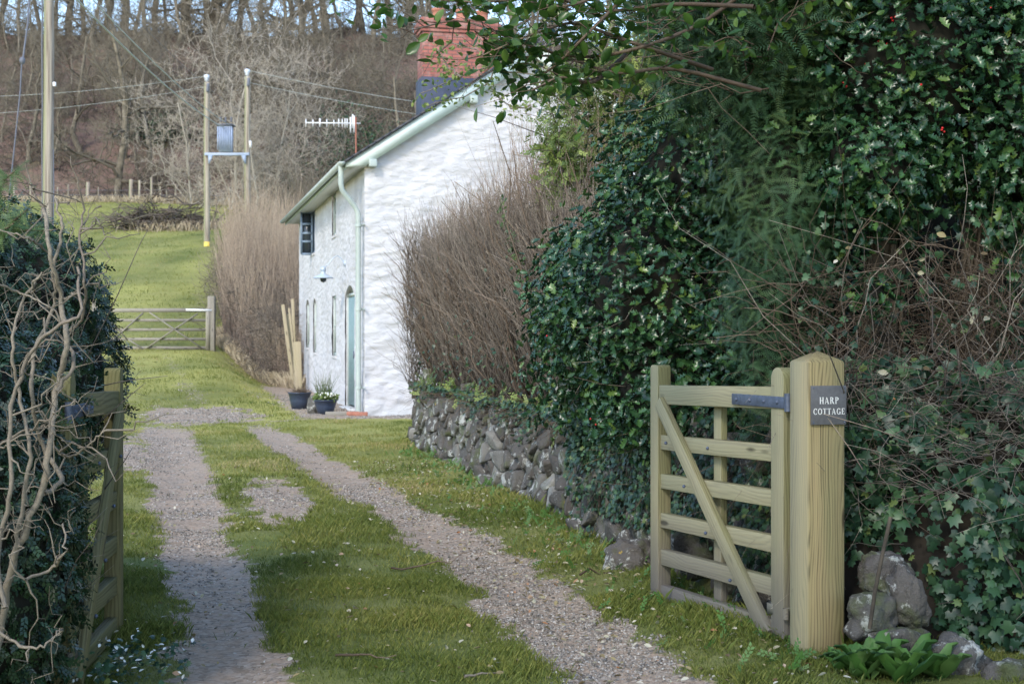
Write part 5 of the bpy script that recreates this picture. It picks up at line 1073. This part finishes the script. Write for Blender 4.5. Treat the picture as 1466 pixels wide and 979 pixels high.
# long arching shoots to the right of the hedge
for i, (pts, lb) in enumerate((([(120, 520), (165, 430), (200, 350), (222, 310)], 'upper thin shoot arching from the hedge over the field'), ([(125, 620), (170, 580), (208, 548)], 'thin shoot reaching right just above the gate'), ([(150, 700), (178, 660), (190, 640)], 'short shoot beside the left gate stile'), ([(110, 560), (180, 545), (240, 538)], 'long low shoot reaching across to the drive'))):
    q = np.array([px(a_, b_, 6.0 + .1 * i) for a_, b_ in pts]); tt = np.linspace(0, 1, 14); qi = np.stack([np.interp(tt, np.linspace(0, 1, len(q)), q[:, j]) for j in range(3)], 1)
    V, f_, t2_ = tubes(qi[None], np.linspace(.003, .0012, 14)[None], 5); tag(mesh('thin_shoot', V, f_, M['twig_brown'], attr={'t': t2_, 'rnd': t2_ * 0 + .3}), lb, 'twig', 'thin shoots sticking out of the left hedge')

# ---- coppice hedge by the far gate
t_ = empty('coppice_hedge', (-8.5, 46, 1.4), 'tall tan coppice hedge of straight upright rods beside the far gate', 'hedge')
n = 11000; Y = rng.uniform(37.2, 60, n); s_ = rng.random(n); xl = np.where(Y < 43.2, -5.55 - (Y - 37.2) * .50, -8.55 - (Y - 43.2) * .17); X = xl + s_ * np.where(Y < 40, 1.2, 2.8) * 1.
k = X < XW(Y) + .1 + 9 * (Y > 38.6); X, Y = X[k], Y[k]; n = len(X); hh = rng.uniform(.5, 1.0, n) * (1 + .35 * fbm(X * 1.2, Y * .8, 0, 14)) * np.interp(Y, [37, 40, 44, 60], [1.4, 2.1, 3.1, 3.5]); X = X + .0
P = np.stack([X, Y, hgt(X, Y) - .05], 1); stemset('rods', P, rng.normal(size=(n, 3)) * [.09, .09, .05] + [0, 0, 1], hh, M['twig_tan'], t_, r=rng.uniform(.007, .014, n), bend=.16, tip=.3, wig=.02)
n = 12000; j = rng.integers(0, len(X), n); P = np.stack([X[j] - rng.uniform(-.2, .8, n), Y[j] - .1, hgt(X[j], Y[j]) + rng.uniform(.05, 1.9, n)], 1); stemset('low_twigs', P, rng.normal(size=(n, 3)) * [.6, .6, .35] + [0, 0, .45], rng.uniform(.3, .8, n), M['twig_brown'], t_, r=rng.uniform(.004, .008, n), bend=.6)
n = 2500; Y = rng.uniform(36.5, 44, n); X = np.where(Y < 43.2, -5.55 - (Y - 37.2) * .50, -8.55) - rng.uniform(0, .5, n) + .1; P = np.stack([X, Y, hgt(X, Y)], 1); V, Fs, a = inst(BL, BLF, P, frame_from(np.tile([[0., 0, 1]], (n, 1))), np.stack([rng.uniform(.1, .4, n), np.full(n, .012), rng.uniform(.15, .45, n)], 1)); tag(mesh('dead_grass', V, Fs, M['dry_grass'], attr={'rnd': a}, loc=(0, 0, 0)), 'pale dead grass under the coppice hedge', 'grass', kind='stuff')

# ---- brush pile and dead grass in the field
n = 700; c = px(228, 322, 79); P = c + rng.normal(size=(n, 3)) * [1.3, .5, .12]; P[:, 2] = hgt(P[:, 0], P[:, 1]) + np.abs(rng.normal(size=n)) * .55
V, f_, t2_, rn, _ = twigs(P, rng.normal(size=(n, 3)) * [1, .6, .35], rng.uniform(.5, 1.6, n), r=rng.uniform(.02, .06, n)); tag(mesh('brush_pile', V, f_, M['scrub'], attr={'t': t2_, 'rnd': rn}), 'dark heap of cut branches lying in the green field', 'brush pile')
n = 1800; X = rng.normal(size=n) * 1.1 - 18.0; Y = 79 + rng.normal(size=n) * .7; P = np.stack([X, Y, hgt(X, Y)], 1); V, Fs, a = inst(BL, BLF, P, frame_from(np.tile([[0., 0, 1]], (n, 1))), np.stack([rng.uniform(.2, .6, n), np.full(n, .03), rng.uniform(.2, .6, n)], 1)); tag(mesh('dead_grass', V, Fs, M['dry_grass'], attr={'rnd': a}, loc=(0, 0, 0)), 'pale dead grass standing around the brush pile', 'grass', kind='stuff')
n = 4500; X = rng.uniform(-52, -18, n); Y = 105.8 + rng.normal(size=n) * 1.1; P = np.stack([X, Y, hgt(X, Y)], 1); V, Fs, a = inst(BL, BLF, P, frame_from(np.tile([[0., 0, 1]], (n, 1))), np.stack([rng.uniform(.2, .7, n), np.full(n, .04), rng.uniform(.2, .7, n)], 1)); tag(mesh('dead_grass', V, Fs, M['dry_grass'], attr={'rnd': a}, loc=(0, 0, 0)), 'pale rough grass along the field fence', 'grass', kind='stuff')

# ---- the wood: bare trees on the crest and the slope, scrub between them
def bare_tree(seed, H, r0, nb=(9, 6, 5, 4), spread=.9, low=.25, wig=.10, upb=.25, lean=0.):
    rg = np.random.default_rng(seed); K = 6; t = np.linspace(0, 1, K)
    base = np.array([[0, 0, -.3]]); tr = np.stack([np.cumsum(rg.normal(size=K) * .03 * H) + lean * H * t ** 1.5, np.cumsum(rg.normal(size=K) * .03 * H), t * H - .3], -1)[None]; tr[0, 0] = [0, 0, -.4]
    lev = [(tr, r0 * np.linspace(1, .35, K)[None])]; out = []
    for li, b in enumerate(nb):
        Pp, Rp = lev[-1]; N = len(Pp); ts = rg.uniform(low if li == 0 else .2, 1, (N, b)); f = ts * (K - 1); i = np.clip(f.astype(int), 0, K - 2); fr = (f - i)[..., None]; ar = np.arange(N)[:, None]
        P = Pp[ar, i] * (1 - fr) + Pp[ar, i + 1] * fr; T = nrm(Pp[ar, i + 1] - Pp[ar, i]); rad = Rp[ar, i] * (1 - fr[..., 0]) + Rp[ar, i + 1] * fr[..., 0]
        Lp = np.linalg.norm(Pp[:, -1] - Pp[:, 0], axis=1)[:, None]; d = nrm(T * .55 + nrm(rg.normal(size=T.shape)) * spread + [0, 0, upb]); L = Lp * rg.uniform(.3, .62, (N, b)) * (1.15 - .4 * ts)
        P, d, L, rad = P.reshape(-1, 3), d.reshape(-1, 3), L.ravel(), rad.ravel() * rg.uniform(.4, .62, N * b)
        w_ = np.cumsum(rg.normal(size=(len(P), K, 3)) * wig, axis=1) * L[:, None, None]; w_ -= w_[:, :1]
        pts = P[:, None] + d[:, None] * L[:, None, None] * t[None, :, None] + w_ * .6 + np.array([0, 0, .12]) * L[:, None, None] * (t ** 2)[None, :, None]
        lev.append((pts, np.maximum(rad[:, None] * np.linspace(1, .3, K)[None], .012 * H / 10)))
    V0, f0, _ = tubes(*lev[0], 10); Vs, Fs, ts_, o = [], [], [], 0
    for li, (p, r) in enumerate(lev[1:]):
        V, f, tt = tubes(p, r, 5 if li == 0 else 3); Vs.append(V); Fs.append(f + o); ts_.append(tt * 0 + li / 3); o += len(V)
    return (V0, f0), (np.concatenate(Vs), np.concatenate(Fs), np.concatenate(ts_))
def proto(name, seed, H, r0, mat, bark, **k):
    (V0, f0), (V1, f1, tt) = bare_tree(seed, H, r0, **k); e_ = empty(name, (0, 0, 0), 'x', 'tree')
    mesh('trunk', V0, f0, bark, e_, smooth=True); mesh('crown', V1, f1, mat, e_, attr={'t': tt, 'rnd': np.repeat(rng.random(len(V1) // 3 + 1), 3)[:len(V1)]}); return e_
PR = [proto('bare_tree', 31, 13, .42, M['branch'], M['bark'], low=.3), proto('bare_tree', 32, 14, .35, M['branch'], M['bark'], low=.15, spread=1.1), proto('bare_tree', 33, 12, .30, M['branch'], M['bark'], low=.12, spread=1.2, upb=.1, lean=.15),
      proto('bare_tree', 34, 8, .16, M['branch'], M['bark'], low=.08, spread=1.1, wig=.14, nb=(10, 7, 5, 4)), proto('pale_bush', 35, 8, .10, M['branch_pale'], M['branch_pale'] , low=.03, spread=1.25, wig=.15, upb=.2, nb=(14, 8, 5, 3))]
used = set()
def place(k, x, Y, s_, label, group, rz=None, name=None):
    src = PR[k]; X = (x - 733) / F * Y
    if k in used:
        o = src.copy(); COL.objects.link(o)
        for ch_ in src.children: c_ = ch_.copy(); COL.objects.link(c_); c_.parent = o
    else: o = src; used.add(k)
    o.location = (X, Y, float(hgt(X, Y)) - .1); o.rotation_euler = (0, 0, rng.uniform(0, 6.28) if rz is None else rz); o.scale = (s_,) * 3
    o['label'] = label; o['category'] = 'tree'; o['group'] = group
G1, G2, G3 = 'bare trees along the crest of the wooded slope', 'bare trees growing on the wooded slope', 'pale twiggy bushes at the foot of the wood'
L1 = 'leafless grey brown tree standing on the skyline of the slope'
for i, x in enumerate((-40, 12, 50, 96, 150, 178, 222, 238, 262, 276, 290, 312, 322, 338, 352, 384, 400, 455, 468, 505, 520, 545, 560, 585, 600, 640, 690, 740, 800, 860, 930)):
    place([0, 1, 2, 0, 1][i % 5], x + rng.normal() * 3, 152.5 + rng.uniform(-1, 5), rng.uniform(.8, 1.25), L1, G1)
for x, Y, k, s_ in ((168, 110, 2, 1.05), (118, 118, 1, .7), (215, 116, 1, .65), (40, 116, 2, .7), (430, 114, 3, 1.3), (590, 112, 0, .85), (575, 104, 3, 1.2), (505, 118, 1, .6)): place(k, x, Y, s_, 'leafless tree with dark twisting limbs low on the wooded slope', G2)
for i, x in enumerate((-25, 30, 72, 120, 135, 165, 195, 208, 250, 305, 330, 365, 415, 430, 440, 490, 535, 575, 615, 625)): place([1, 2][i % 2], x, rng.uniform(146, 152), rng.uniform(.6, 1.0), L1, G1)
for i in range(62): place([3, 3, 1, 2][i % 4], rng.uniform(-40, 800), rng.uniform(111, 149), rng.uniform(.35, .8) * (1.4 if i % 4 < 2 else 1), 'slender leafless tree among the scrub of the wooded slope', G2)
for x, Y, s_ in ((330, 101, 1.25), (395, 103, 1.1), (275, 104, .95), (455, 104, .8), (365, 99, .9)): place(4, x, Y, s_, 'pale silvery bare bush spreading behind the transformer poles', G3)
n = 42000; Y = np.where(rng.random(n) < .8, rng.uniform(107, 153, n), rng.uniform(145, 156, n)); X = (rng.uniform(-80, 900, n) - 733) / F * Y; cl = fbm(X * .18, Y * .18, 0, 77); k = rng.random(n) < np.clip(.55 + .7 * cl, .1, 1); X, Y = X[k], Y[k]; n = len(X)
P = np.stack([X, Y, hgt(X, Y)], 1); V, f_, t2_, rn, _ = twigs(P, rng.normal(size=(n, 3)) * [.7, .6, .35] + [0, -.2, .55], rng.uniform(.8, 3.0, n), bend=1.0, r=rng.uniform(.012, .035, n), K=5)
tag(mesh('undergrowth', V, f_, M['scrub'], attr={'t': t2_, 'rnd': rn}, loc=(0, 0, 0)), 'tangled brown scrub and brambles covering the wooded slope', 'undergrowth', kind='stuff')
for i, (x, y, Y, r, lb) in enumerate(((478, 255, 104, (3.2, 2, 2.6), 'dark ivy clad thicket behind the television aerial'), (560, 225, 104, (3.0, 2, 2.4), 'dark green thicket close behind the cottage roof'), (225, 190, 120, (3, 2, 2.), 'dark mossy thicket half way up the slope'), (505, 190, 112, (3., 2, 2.2), 'green thicket higher up above the aerial'))):
    c = px(x, y, Y); e_ = empty('ivy_thicket', c - [0, 0, r[2]], lb, 'thicket', 'dark thickets on the wooded slope'); P, N_ = blob_pts([(c, r)], 2600, .5, (.3, 1.2), seed=i + 40, cull=-1, ins=0)
    leaves('foliage', P, N_, SMALL, .12, .3, M['ivy'], e_, jit=1)
    n = 200; stemset('branches', c + rng.normal(size=(n, 3)) * np.array(r) * .5 - [0, 0, r[2] * .6], rng.normal(size=(n, 3)) * .5 + [0, 0, .8], rng.uniform(1, 3.5, n), M['scrub'], e_, r=.035, bend=.6)
# mossy bough on the skyline
P = np.stack([np.linspace(-42, -31, 12) , np.full(12, 150.5), 34.2 + .5 * np.sin(np.linspace(0, 3, 12))], 1)
# scrub right of the field, behind the coppice and the cottage
n = 5000; Y = rng.uniform(62, 106, n); X = -9.2 - .1 * (Y - 60) + rng.random(n) ** 1.5 * 9 - .8; P = np.stack([X, Y, hgt(X, Y)], 1); V, f_, t2_, rn, _ = twigs(P, rng.normal(size=(n, 3)) * [.5, .5, .3] + [0, 0, 1], rng.uniform(.8, 2.8, n), bend=.7, r=rng.uniform(.012, .03, n), K=5)
tag(mesh('undergrowth', V, f_, M['scrub'], attr={'t': t2_, 'rnd': rn}, loc=(0, 0, 0)), 'brown scrub behind the coppice hedge and the cottage', 'undergrowth', kind='stuff')
# ---- weeds, sticks on the drive
for i, (x, y, d, l, lb) in enumerate(((560, 815, 0, .5, 'short dark stick lying on the grass strip'), (480, 944, 0, .28, 'dark curved stick near the bottom of the grass strip'), (665, 975, 0, .16, 'pale splinter at the bottom edge between the tracks'), (830, 830, 0, .5, 'thin stick on the verge beside the right track'))):
    Yd = EYE * F / (y - 489.5); c = px(x, y, Yd); c[2] = hgt(c[0], c[1]) + .025; V, f_, t2_, rn, _ = twigs(c[None], np.array([[1, .3 * (i - 1), .02]]), np.array([l]), r=.007, bend=.3, K=8, sides=6, wig=.02); tag(mesh('fallen_stick', V, f_, M['twig_pale' if i == 2 else 'twig_dark'], attr={'t': t2_, 'rnd': rn}), lb, 'stick', 'sticks lying on the drive')
n = 500; Y = rng.uniform(5.9, 18, n); X = WL(Y) - np.abs(rng.normal(size=n)) * .22 - .03; k = (X < 1.25); X, Y = X[k], Y[k]; P = np.stack([X, Y, hgt(X, Y) + .02], 1)
V, Fs, a = inst(SPRIG[0], [SPRIG[1]], P, frame_from(nrm(rng.normal(size=P.shape) * .7 + [-.2, -.3, .6]), down=-.9), rng.uniform(.04, .10, len(P))); tag(mesh('low_weeds', V, Fs, M['dock'], attr={'rnd': a}, loc=(0, 0, 0)), 'small green weeds in the grass at the foot of the wall', 'weeds', kind='stuff')
# ---- unseen trees added behind the camera to shade the entrance
for i, (c, r) in enumerate((((4.6, -1.5, 6.4), (3.2, 3.2, 3.2)), ((-1.5, -6.0, 9.0), (3.8, 2.6, 4.4)), ((4.5, -6.5, 9.5), (4.2, 2.8, 4.6)))):
    e_ = empty('added_shade_tree', (c[0], c[1], 0), 'unseen evergreen tree added behind the viewer to shade the entrance', 'tree', 'unseen trees added for shade')
    P, N_ = blob_pts([(c, r)], 1050, .3, (.35, 1.1), cull=-2, ins=0, seed=70 + i); leaves('crown', P, N_, SMALL, .25, .6, M['dark_yew'], e_, jit=1)
    V, f_, _ = tubes(np.array([[(c[0], c[1], -.2), (c[0] + .1, c[1], c[2] * .5), (c[0], c[1], c[2] + r[2] * .5)]]), np.array([[.3, .22, .08]]), 12); mesh('trunk', V, f_, M['holly_bark'], e_, smooth=True)
